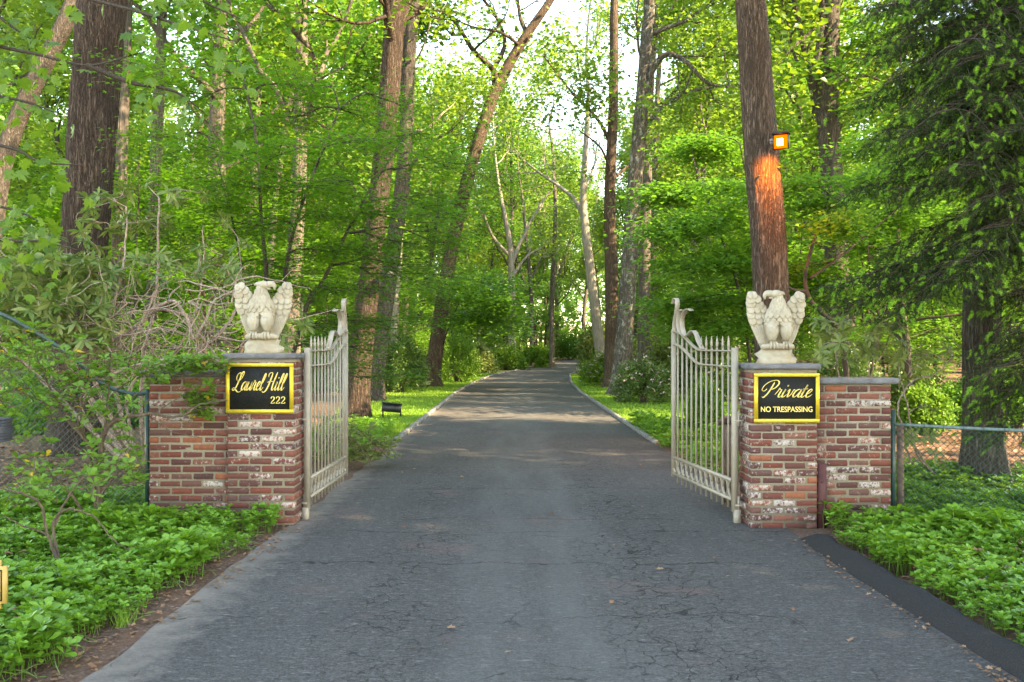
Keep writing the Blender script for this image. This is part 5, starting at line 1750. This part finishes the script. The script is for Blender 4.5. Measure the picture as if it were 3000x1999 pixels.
def needle_twig(n, L, nl, wd, rng, droop=0.0):
    t = np.linspace(0.02, 1, n)
    a = np.arange(n) * 2.4 + rng.normal(0, .3, n)
    T = np.stack([np.zeros(n), t * L, -droop * (t * L) ** 2], -1)
    rad = np.stack([np.cos(a), np.zeros(n), np.sin(a)], -1)
    f = unit(rad + np.array([0, .75, 0]))
    Mx = frames(f, unit(rng.normal(0, 1, (n, 3)))) * (nl * (1.05 - .4 * t))[:, None, None]
    tv = np.array([[-wd, 0, 0], [wd, 0, 0], [0, 1, 0]])
    v = (np.einsum('nij,kj->nki', Mx, tv) + T[:, None]).reshape(-1, 3)
    tri = np.arange(3 * n).reshape(-1, 3)
    return v, None, tri


DT = [needle_twig(46, .16, .022, .13, rg, .8) for _ in range(3)]
NTW = [needle_twig(70, .065, .026, .10, rg, 4.0) for _ in range(3)]
SP = (6.4, 9.9, 0)
spr = thing('spruce_tree', 'dark spruce with bright new tips reaching in from the right', 'tree', SP)
wood = MB()
wood.tube(np.array([[SP[0], SP[1], -.1], [SP[0], SP[1], 3], [SP[0] + .05, SP[1], 7], [SP[0] + .1, SP[1], 12]]), [.2, .17, .11, .02], 12)
dk, nw = MB(), MB()
boughs = [  # tip in picture units with distance, height where it leaves the trunk
    ((2010, 20, 10.0), 5.3), ((2090, -60, 9.5), 5.9), ((2080, 60, 9.2), 5.3), ((2190, 60, 8.8), 5.2), ((2000, 130, 10.2), 4.8), ((2060, 180, 9.6), 4.7), ((2000, 230, 10), 4.4), ((2130, 240, 9.0), 4.4), ((2230, 200, 8.7), 4.6), ((2300, 120, 8.5), 5.0), ((2030, 300, 9.8), 4.1), ((2150, 330, 9.2), 4.0), ((2070, 370, 9.6), 3.8), ((1985, 430, 10), 3.6),
    ((2080, 440, 9.4), 3.6), ((2200, 400, 8.8), 3.8), ((2290, 330, 8.6), 4.1), ((2120, 580, 9.4), 2.9), ((2030, 640, 9.8), 2.8), ((1915, 660, 10.1), 2.8), ((1960, 700, 9.9), 2.6), ((2060, 720, 9.5), 2.5), ((2140, 640, 9.1), 2.7), ((2330, 560, 8.6), 3.1), ((2310, 840, 8.9), 1.9), ((2290, 930, 9.0), 1.6), ((2340, 760, 8.7), 2.2), ((2345, 900, 8.7), 1.7), ((2320, 440, 8.5), 3.6), ((2130, 130, 9), 5), ((2250, 0, 8.6), 5.6), ((2320, 30, 8.5), 5.6),
    ((2060, 560, 10.2), 3.2), ((2230, 380, 8.1), 4.0), ((2290, 450, 8.0), 3.6), ((2200, 250, 8.2), 4.5), ((2340, 300, 7.8), 4.1), ((2180, 180, 8.4), 4.9), ((2220, 100, 8.2), 5.2), ((2230, 600, 8.4), 2.95), ((2190, 640, 8.6), 2.8), ((2100, 80, 8.9), 5.2), ((2060, 10, 9), 5.6), ((2180, 330, 8.4), 4.2), ((2310, 520, 8.1), 3.2), ((2340, 840, 8.5), 2.0), ((2335, 980, 8.7), 1.3), ((2240, 300, 8.3), 4.2), ((2260, 130, 8.2), 5), ((2170, -20, 8.6), 5.6), ((2300, 230, 8.0), 4.4), ((2110, 300, 8.8), 4.2), ((2260, 400, 8.2), 3.7), ((2330, 150, 7.9), 4.7), ((2330, 680, 8.8), 2.6), ((2190, 130, 9.4), 5)]
mids = []
for (vx, vy, d), hz in boughs:
    tip = at(vx, vy, d)
    st = np.array([SP[0], SP[1], hz])
    mid = (st + tip) / 2 + np.array([0, 0, .22 + rg.normal(0, .08)]) + rg.normal(0, .08, 3)
    pb = smooth_path([st, mid, tip], 26)
    wood.tube(pb, np.linspace(.032, .005, 26), 6, cap=False)
    dirb = unit(tip - mid)
    for i in range(5, 26):
        for s_ in range(4):
            sgn = -1 if (i + s_) % 2 else 1
            lat = unit(np.cross(dirb, [0, 0, 1])) * sgn
            L = (.52 * (1 - abs(i / 26 - .6)) + .10) * rg.uniform(.4, 1.2)
            td = unit(lat * rg.uniform(.4, 1) + dirb * rg.uniform(.3, .9) + np.array([0, 0, rg.uniform(-.38, .14)]))
            tp = pb[i] + td * L
            sp = smooth_path([pb[i], (pb[i] + tp) / 2 + np.array([0, 0, .03]), tp + np.array([0, 0, -.06])], 6)
            wood.tube(sp, np.linspace(.005, .002, 6), 3, cap=False)
            nt = max(2, int(L / .075))
            for q in range(nt):
                base_p = sp[0] + (sp[-1] - sp[0]) * (q + .3) / nt
                dd = unit(td + rg.normal(0, .55, 3) + np.array([0, 0, -.25]))
                Mx = frames(dd[None], unit(rg.normal(0, .4, (1, 3)) + np.array([[0, 0, 1]]))) * rg.uniform(.8, 1.3)
                tpl = DT[rg.integers(3)]
                dk.stamp(tpl[0], None, tpl[2], Mx, base_p[None])
            if rg.random() < (.6 if i > 12 else .25):
                dd = unit(td * 1.0 + rg.normal(0, .4, 3) + np.array([0, -.1, -.28]))
                tpl = NTW[rg.integers(3)]
                Mx = frames(dd[None], unit(rg.normal(0, .4, (1, 3)) + np.array([[0, 0, 1]]))) * rg.uniform(.8, 1.5)
                nw.stamp(tpl[0], None, tpl[2], Mx, sp[-1][None])
                if rg.random() < .6:
                    Mx = frames(unit(dd + rg.normal(0, .5, 3))[None], unit(rg.normal(0, .4, (1, 3)) + np.array([[0, 0, 1]]))) * rg.uniform(.8, 1.4)
                    nw.stamp(tpl[0], None, tpl[2], Mx, (sp[3] + rg.normal(0, .03, 3))[None])
part('trunk', wood, M['dark_twig'], spr, True)
part('needles', dk, M['needle'], spr, False, 'stuff')
part('new_tips', nw, M['new_needle'], spr, False, 'stuff', 'bright green new growth at the twig ends')

# ------------------------------------------------------------------ ground cover
def cover_plant(rng):
    mb = MB()
    h = rng.uniform(.12, .23)
    top = np.array([rng.normal(0, .02), rng.normal(0, .02), h])
    mb.tube(np.array([[0, 0, 0], top * .5 + rng.normal(0, .006, 3), top]), [.0028, .0025, .002], 3, cap=False)
    for z, k_, s_, el in ((1.0, 7, .062, .35), (.97, 5, .04, .9), (.62, 5, .06, .05)):
        a = rng.random() * 6 + np.arange(k_) * 2 * np.pi / k_ + rng.normal(0, .18, k_)
        e = el + rng.normal(0, .18, k_)
        f = np.stack([np.cos(a) * np.cos(e), np.sin(a) * np.cos(e), np.sin(e)], -1)
        Mx = frames(f, np.repeat([[0, 0, 1.0]], k_, 0) + rng.normal(0, .2, (k_, 3))) * (s_ * rng.uniform(.75, 1.25, k_))[:, None, None]
        mb.stamp(OBO[0], None, OBO[2], Mx, np.repeat((top * z)[None], k_, 0))
    return np.vstack(mb.v), (np.vstack(mb.q) if mb.q else None), np.vstack(mb.t)


rc = np.random.default_rng(55)
CP = [cover_plant(rc) for _ in range(7)]


def cover(label, n, sampler, keep, hs=1.0):
    mb = MB()
    pts = sampler(n)
    pts = pts[keep(pts)]
    which = rc.integers(0, 7, len(pts))
    for j in range(7):
        q = pts[which == j]
        m = len(q)
        a = rc.random(m) * 6.28
        s_ = hs * rc.uniform(.75, 1.25, m)
        s_ *= .85 + .3 * np.sin(q[:, 0] * 2.7 + 1) * np.sin(q[:, 1] * 3.1)
        tl = rc.normal(0, .14, (m, 2))
        Mx = frames(np.stack([np.cos(a), np.sin(a), tl[:, 0]], -1), np.stack([tl[:, 1], tl[:, 0], np.ones(m)], -1)) * s_[:, None, None]
        mb.stamp(CP[j][0], CP[j][1], CP[j][2], Mx, np.stack([q[:, 0], q[:, 1], np.zeros(m)], -1))
    return tag(put('ground_cover', mb.mesh('ground_cover', M['cover_leaf'])), label, kind='stuff')


def uni(x0, x1, y0, y1):
    return lambda n: np.stack([rc.uniform(x0, x1, n), rc.uniform(y0, y1, n)], -1)


def edge_l(y):
    return np.interp(y, [3.5, 4.7, 5.9, 6.9, 8.3], [-2.42, -2.37, -2.27, -2.22, -2.10]) + .05 * np.sin(y * 7) + .04 * np.sin(y * 17 + 1)


cover('low pachysandra filling the bed left of the drive before the wall', 6200, uni(-5.2, -2.1, 3.9, 9.4),
      lambda p: (p[:, 0] < edge_l(p[:, 1]) - .04 * rc.random(len(p))) & ((p[:, 1] < 8.40 - .08 * rc.random(len(p))) | (p[:, 0] < -3.45)) & ((p[:, 1] < 8.3) | (p[:, 0] < -2.62)) & (p[:, 0] > -.62 * p[:, 1] - .6))
cover('low pachysandra filling the bed right of the drive before the wall', 9200, uni(2.66, 7.0, 3.4, 11.3),
      lambda p: (p[:, 0] > 2.69 + .06 * np.sin(p[:, 1] * 9) + .45 * np.clip((p[:, 1] - 7.5) / .8, 0, 1) * (p[:, 0] < 3.2) * 0 + .05 * rc.random(len(p))) & ((p[:, 1] < 8.32) | (p[:, 0] > 3.6)) & ((p[:, 1] < 7.75) | (p[:, 0] > 2.80)) & (p[:, 0] < .62 * p[:, 1] + .7))
cover('pachysandra patch behind the open left gate', 500, uni(-3.6, -2.2, 12.5, 18.6), lambda p: p[:, 0] < -2.17, 1.0)
cover('pachysandra patch behind the open right gate', 2600, uni(2.35, 5.2, 11.2, 19), lambda p: (p[:, 0] > 2.42 + .06 * np.sin(p[:, 1] * 5)) & (p[:, 0] < 2.3 + 5 * 1), 1.05)

# vines, runners and litter along the bed edge
mb = MB()
for i in range(46):
    y = rc.uniform(4.4, 8.0)
    x = edge_l(y) - .05
    p = [np.array([x - .12, y, .03])]
    a = rc.uniform(-.9, .9)
    for q in range(5):
        a += rc.normal(0, .5)
        p.append(p[-1] + np.array([math.cos(a) * .05, math.sin(a) * .06 - .01, 0]))
        p[-1][2] = max(.012, .03 + rc.normal(0, .018))
    mb.tube(smooth_path(p, 14), .0032, 4, cap=False)
tag(put('runner_stems', mb.mesh('runner_stems', M['stem'])), 'pale runner stems trailing out of the left ground cover', kind='stuff')


def litter(label, n, sampler, size, mat, z=.008, keep=None):
    mb = MB()
    p = sampler(n)
    if keep is not None:
        p = p[keep(p)]
    m = len(p)
    a = rc.random(m) * 6.28
    fw_ = np.stack([np.cos(a), np.sin(a), rc.normal(0, .18, m)], -1)
    Mx = frames(fw_, np.stack([rc.normal(0, .3, m), rc.normal(0, .3, m), np.ones(m)], -1)) * (size * rc.uniform(.5, 1.3, m))[:, None, None]
    mb.stamp(OAK[0], None, OAK[2], Mx, np.stack([p[:, 0], p[:, 1], np.full(m, z) + .012 * rc.random(m)], -1))
    return tag(put('fallen_leaves', mb.mesh('fallen_leaves', mat)), label, kind='stuff')


litter('brown fallen leaves under the left rhododendron', 4500, uni(-9, -2.7, 8.9, 15), .10, M['dead_leaf'])
litter('brown fallen leaves on the floor behind the right fence', 5000, uni(3.6, 10, 9, 19), .10, M['dead_leaf'])
litter('crumbs of dry leaves on the soil beside the drive', 600, lambda n: np.stack([edge_l(yv := rc.uniform(4, 8.3, n)) + rc.uniform(-.1, .24, n), yv], -1), .035, M['dead_leaf'])
litter('scattered dry leaves lying on the drive', 46, uni(-1.9, 2.3, 4.6, 16), .05, M['dead_leaf'], .012)
litter('dry leaves along the woodland edge of the lawns', 2500, lambda n: np.stack([np.where(rc.random(n) < .5, rc.uniform(-9, -3.6, n), rc.uniform(5.2, 11, n)), rc.uniform(18, 44, n)], -1), .12, M['dead_leaf'])
litter('dry needles and leaves on the pillar caps', 60, lambda n: np.stack([np.where(rc.random(n) < .5, rc.uniform(-2.58, -2.02, n), rc.uniform(2.18, 2.73, n)), rc.uniform(8.47, 8.72, n)], -1)[:0] if False else np.stack([rc.uniform(2.8, 3.45, n), rc.uniform(8.42, 8.66, n)], -1), .03, M['dead_leaf'], 1.356)
litter('dry leaves gathered along the asphalt kerb', 420, lambda n: np.stack([np.where(rc.random(n) < .6, rc.uniform(2.66, 2.82, n), rc.uniform(2.36, 2.47, n)), rc.uniform(4.3, 7.9, n)], -1), .032, M['dead_leaf'])
litter('dead leaves caught in the ground cover', 260, lambda n: np.stack([np.where(rc.random(n) < .5, rc.uniform(-4.6, -2.5, n), rc.uniform(2.85, 5, n)), rc.uniform(4.6, 8.2, n)], -1), .07, M['dead_leaf'], .15)
mb = MB()
n = 90
bx, by = at(282, 1437, gd(1437))[:2]
fw_ = unit(np.stack([rc.normal(0, .4, n), rc.normal(0, .4, n), np.ones(n)], -1))
mb.stamp(np.array([[-.02, 0, 0], [.02, 0, 0], [0, 1, .1]]), None, [[0, 1, 2]], frames(fw_, unit(rc.normal(0, 1, (n, 3)))) * rc.uniform(.06, .14, n)[:, None, None], np.stack([bx + rc.normal(0, .03, n), by + rc.normal(0, .03, n), np.zeros(n)], -1))
tag(put('grass_tuft', mb.mesh('grass_tuft', M['grass'])), 'small tuft of grass on the bare soil by the drive edge', 'grass tuft')

# ------------------------------------------------------------------ chain link fences
def link_mesh(mb, a, b, za, zb, h0, pitch=.058, r=.0016):
    """two families of slanting wires between ground h0 and the rail from a to b"""
    a, b = np.array(a, float), np.array(b, float)
    L = np.linalg.norm(b - a)
    e = (b - a) / L
    nrm = np.array([-e[1], e[0]])
    H = max(za, zb)
    for fam in (1, -1):
        s0 = -H if fam > 0 else 0
        s_ = s0
        while s_ < L + (0 if fam > 0 else H):
            pts = []
            for z in np.arange(h0, H + .001, pitch / 2):
                x = s_ + fam * (z - h0)
                zl = za + (zb - za) * np.clip(x / L, 0, 1)
                if 0 <= x <= L and z <= zl + .01:
                    o = r * 1.3 * (1 if int(round(z / (pitch / 2))) % 2 else -1) * fam
                    pts.append([a[0] + e[0] * x + nrm[0] * o, a[1] + e[1] * x + nrm[1] * o, z])
            if len(pts) > 2:
                mb.tube(np.array(pts), r, 3, cap=False)
            s_ += pitch


f = thing('chain_link_fence', 'green chain link fence with worn top rail right of the right wall', 'fence', (3.56, 8.62, 0))
b = MB()
b.tube(np.array([[3.555, 8.60, -.1], [3.555, 8.60, 1.05]]), .021, 10)
part('post', b, M['fence_green'], f, True)
b = MB()
b.tube(np.array([[3.64, 8.64, -.1], [3.64, 8.64, .90]]), .035, 8)
part('post', b, M['old_wood'], f, True)
b = MB()
b.tube(smooth_path([(3.55, 8.60, .918), (4.0, 8.28, .912), (4.5, 7.9, .916), (5.3, 7.3, .912)], 24), .0155, 10)
part('top_rail', b, M['galv'], f, True)
b = MB()
link_mesh(b, (3.575, 8.585), (5.3, 7.3), .915, .912, .02, r=.0026)
part('wire_mesh', b, M['fence_green'], f, False, 'stuff')
b = MB()
for t in np.linspace(.05, .95, 13):
    p = np.array([3.55, 8.6, .917]) + t * np.array([1.75, -1.3, -.004])
    th = np.linspace(0, 2 * np.pi, 9)
    b.tube(np.array([[p[0] + .004 * math.cos(q), p[1] + .024 * math.cos(q), p[2] - .003 + .024 * math.sin(q)] for q in th]), .003, 4, cap=False)
part('wire_ties', b, M['fence_green'], f, False, 'stuff')

f = thing('chain_link_fence', 'green chain link fence with sagging top pipe left of the left wall', 'fence', (-3.45, 8.75, 0))
b = MB()
b.tube(np.array([[-3.45, 8.72, -.1], [-3.45, 8.72, 1.24]]), .022, 10)
part('post', b, M['fence_green'], f, True)
rail = smooth_path([at(343, 903, 8.72), at(300, 905, 8.7), at(240, 885, 8.65), at(200, 850, 8.6), at(130, 795, 8.5), at(60, 752, 8.4), at(-10, 718, 8.3), at(-120, 690, 8.2)], 60)
b = MB()
b.tube(rail, .020, 9)
part('top_rail', b, M['fence_green'], f, True)
b = MB()
link_mesh(b, (-3.47, 8.70), (-4.9, 8.5), 1.19, 1.5, .02, r=.0026)
part('wire_mesh', b, M['fence_green'], f, False, 'stuff')

# ------------------------------------------------------------------ lamps and small furniture
d = 14.0
lx, ly, lz = at(1795, 325, 13.78)
lamp = thing('tree_lamp', 'glowing orange lamp box fixed to the lamp trunk', 'lamp', (lx, ly, lz - .12))
rotl = np.array(Matrix.Rotation(math.radians(-24), 3, 'Z'))
b = MB()
for s_ in (-1, 1):
    b.box(np.array([lx, ly, lz]) + rotl @ np.array([s_ * .105, 0, 0]), [.006, .085, .10], rotl)
b.box(np.array([lx, ly, lz]) + rotl @ np.array([0, .08, 0]), [.1, .006, .10], rotl)
rf = [(-.13, -.11, .10), (.13, -.11, .10), (.13, .1, .10), (-.13, .1, .10)]
rt_ = [(-.10, -.08, .135), (.10, -.08, .135), (.10, .07, .135), (-.10, .07, .135)]
b.loft([np.array([np.array([lx, ly, lz]) + rotl @ np.array(q) for q in rf]), np.array([np.array([lx, ly, lz]) + rotl @ np.array(q) for q in rt_])])
part('housing', b, M['lamp_dark'], lamp)
b = MB()
b.box(np.array([lx, ly, lz - .012]) + rotl @ np.array([0, -.03, 0]), [.095, .012, .095], rotl)
part('glass', b, M['lamp_glow'], lamp)
b = MB()
b.box(np.array([lx, ly, lz - .02]) + rotl @ np.array([-.01, -.05, 0]), [.042, .012, .05], rotl)
part('bulb', b, M['lamp_bulb'], lamp)
b = MB()
b.tube(np.array([[lx - .02, ly + .05, lz], [lx - .13, ly + .12, lz]]), .02, 8)
b.ellipsoid([lx - .145, ly - .0, lz + .015], [.03, .03, .03])
part('bracket', b, M['pale_post'], lamp, True)
b = MB()
b.tube(smooth_path([(lx - .02, ly + .09, lz + .02), (lx - .06, ly + .10, lz + .25), (lx - .09, ly + .16, lz + .7), (lx - .10, ly + .2, lz + 1.6)], 20), .007, 5)
part('cable', b, M['black_metal'], lamp, True)
pl = bpy.data.lights.new('lamp_light', 'SPOT')
pl.energy = 42
pl.color = (1, .33, .06)
pl.spot_size = math.radians(140)
pl.spot_blend = 1.0
pl.shadow_soft_size = .06
po = bpy.data.objects.new('lamp_light', pl)
COL.objects.link(po)
po.location = (lx - .05, ly - .22, lz - .10)
tgt = Vector(at(1775, 640, 14.1))
po.rotation_euler = (Vector(po.location) - tgt).to_track_quat('Z', 'Y').to_euler()

c0 = at(889, 633, 20.6)
lamp2 = thing('tree_lamp', 'unlit black lamp on a bracket fixed to the forked left oak', 'lamp', (c0[0], c0[1], c0[2] - .1))
b = MB()
b.loft([np.array([c0 + np.array(q) for q in ((-.13, -.13, -.07), (.13, -.13, -.07), (.13, .13, -.07), (-.13, .13, -.07))]), np.array([c0 + np.array(q) for q in ((-.15, -.15, .04), (.15, -.15, .04), (.15, .15, .04), (-.15, .15, .04))]), np.array([c0 + np.array(q) for q in ((-.09, -.09, .10), (.09, -.09, .10), (.09, .09, .10), (-.09, .09, .10))])])
part('housing', b, M['black_metal'], lamp2)
b = MB()
b.box(c0 + np.array([.02, -.135, -.015]), [.1, .004, .045])
part('glass', b, M['grey_box'], lamp2)
b = MB()
b.box(c0 + np.array([-.16, .02, -.13]), [.19, .014, .014])
b.box(c0 + np.array([.0, .02, -.1]), [.014, .014, .04])
part('bracket', b, M['black_metal'], lamp2)

dF = gd(962)
fx, fz = vx2(900, dF), vz2(937, dF)
fl = thing('floodlight', 'black panel floodlight on two legs standing on the left lawn', 'floodlight', (fx, dF, 0))
b = MB()
rt3 = np.array(Matrix.Rotation(math.radians(-14), 3, 'X')) @ np.array(Matrix.Rotation(math.radians(5), 3, 'Y'))
b.box([fx, dF, fz], [.215, .025, .10], rt3)
b.box(np.array([fx, dF - .02, fz + .0]) + rt3 @ np.array([0, -.012, .095]), [.222, .03, .012], rt3)
part('panel', b, M['black_metal'], fl)
for s_ in (-1, 1):
    b = MB()
    b.box([fx + s_ * .2, dF + .02, (fz + .05) / 2 - .02], [.014, .014, (fz + .05) / 2 + .02])
    part('leg', b, M['black_metal'], fl)

b = MB()
px_ = vx2(1889, 8.36)
b.box([px_, 8.372, .27], [.038, .022, .31])
root = thing('steel_channel', 'dark red steel channel standing in the corner of the right wall', 'post', (px_, 8.372, 0))
part('channel', b, M['rust_steel'], root)
b = MB()
b.ellipsoid([px_ - .008, 8.346, .42], [.012, .012, .012], 8, 6)
part('bolt', b, M['rust_steel'], root, True)

bx, by = 2.32, 9.55
root = thing('wooden_box', 'weathered wooden post box with sloping lid behind the right gate', 'box', (bx, by, 0))
b = MB()
for x_, y_ in ((-.1, -.12), (.1, -.12), (-.1, .12), (.1, .12)):
    b.box([bx + x_, by + y_, .36], [.022, .022, .38])
part('leg', b, M['old_wood'], root)
b = MB()
b.box([bx, by, .70], [.115, .14, .13])
part('body', b, M['old_wood'], root)
b = MB()
b.box([bx, by, .87], [.17, .2, .014], np.array(Matrix.Rotation(math.radians(-16), 3, 'X')))
part('lid', b, M['old_wood'], root)

d = 6.6
c0 = at(-14, 988, d)
root = thing('louvred_box', 'dark louvred box on a pale post at the left edge', 'box', (c0[0], d, 0))
b = MB()
b.box(c0, [.075, .10, .085])
part('housing', b, M['grey_box'], root)
for i in range(9):
    b = MB()
    b.box(c0 + np.array([0, 0, -.076 + i * .019]), [.083, .108, .0045])
    part('slat', b, M['grey_box'], root)
b = MB()
b.box([c0[0] - .03, d, c0[2] / 2 - .06], [.035, .035, c0[2] / 2 - .03])
part('post', b, M['pale_post'], root)

d = 4.75
c0 = at(-62, 1345, d)
root = thing('ground_sign', 'gold edged black sign with notched corners cut off by the left edge', 'sign', (c0[0], d, 0))


def plaque(w_, h_, nt, y):
    p = [(-w_ + nt, -h_), (w_ - nt, -h_), (w_ - nt, -h_ + nt), (w_, -h_ + nt), (w_, h_ - nt), (w_ - nt, h_ - nt), (w_ - nt, h_), (-w_ + nt, h_), (-w_ + nt, h_ - nt), (-w_, h_ - nt), (-w_, -h_ + nt), (-w_ + nt, -h_ + nt)]
    return np.array([[c0[0] + a, d + y, c0[2] + q] for a, q in p])


b = MB()
b.loft([plaque(.17, .125, .03, .02), plaque(.17, .125, .03, -.004)])
part('board', b, M['wood_gold'], root)
b = MB()
b.loft([plaque(.152, .108, .028, .0), plaque(.152, .108, .028, -.008)])
part('inner_border', b, M['sign_black'], root)
b = MB()
b.loft([plaque(.146, .102, .028, .0), plaque(.146, .102, .028, -.011)])
part('inlay', b, M['wood_gold'], root)
b = MB()
b.loft([plaque(.134, .09, .02, .0), plaque(.134, .09, .02, -.014)])
part('field', b, M['sign_black'], root)
b = MB()
b.box([c0[0], d + .03, c0[2] / 2 - .1], [.02, .01, c0[2] / 2 + .05])
part('stake', b, M['black_metal'], root)

for o in bpy.data.objects:
    if '_o' in o:
        del o['_o']
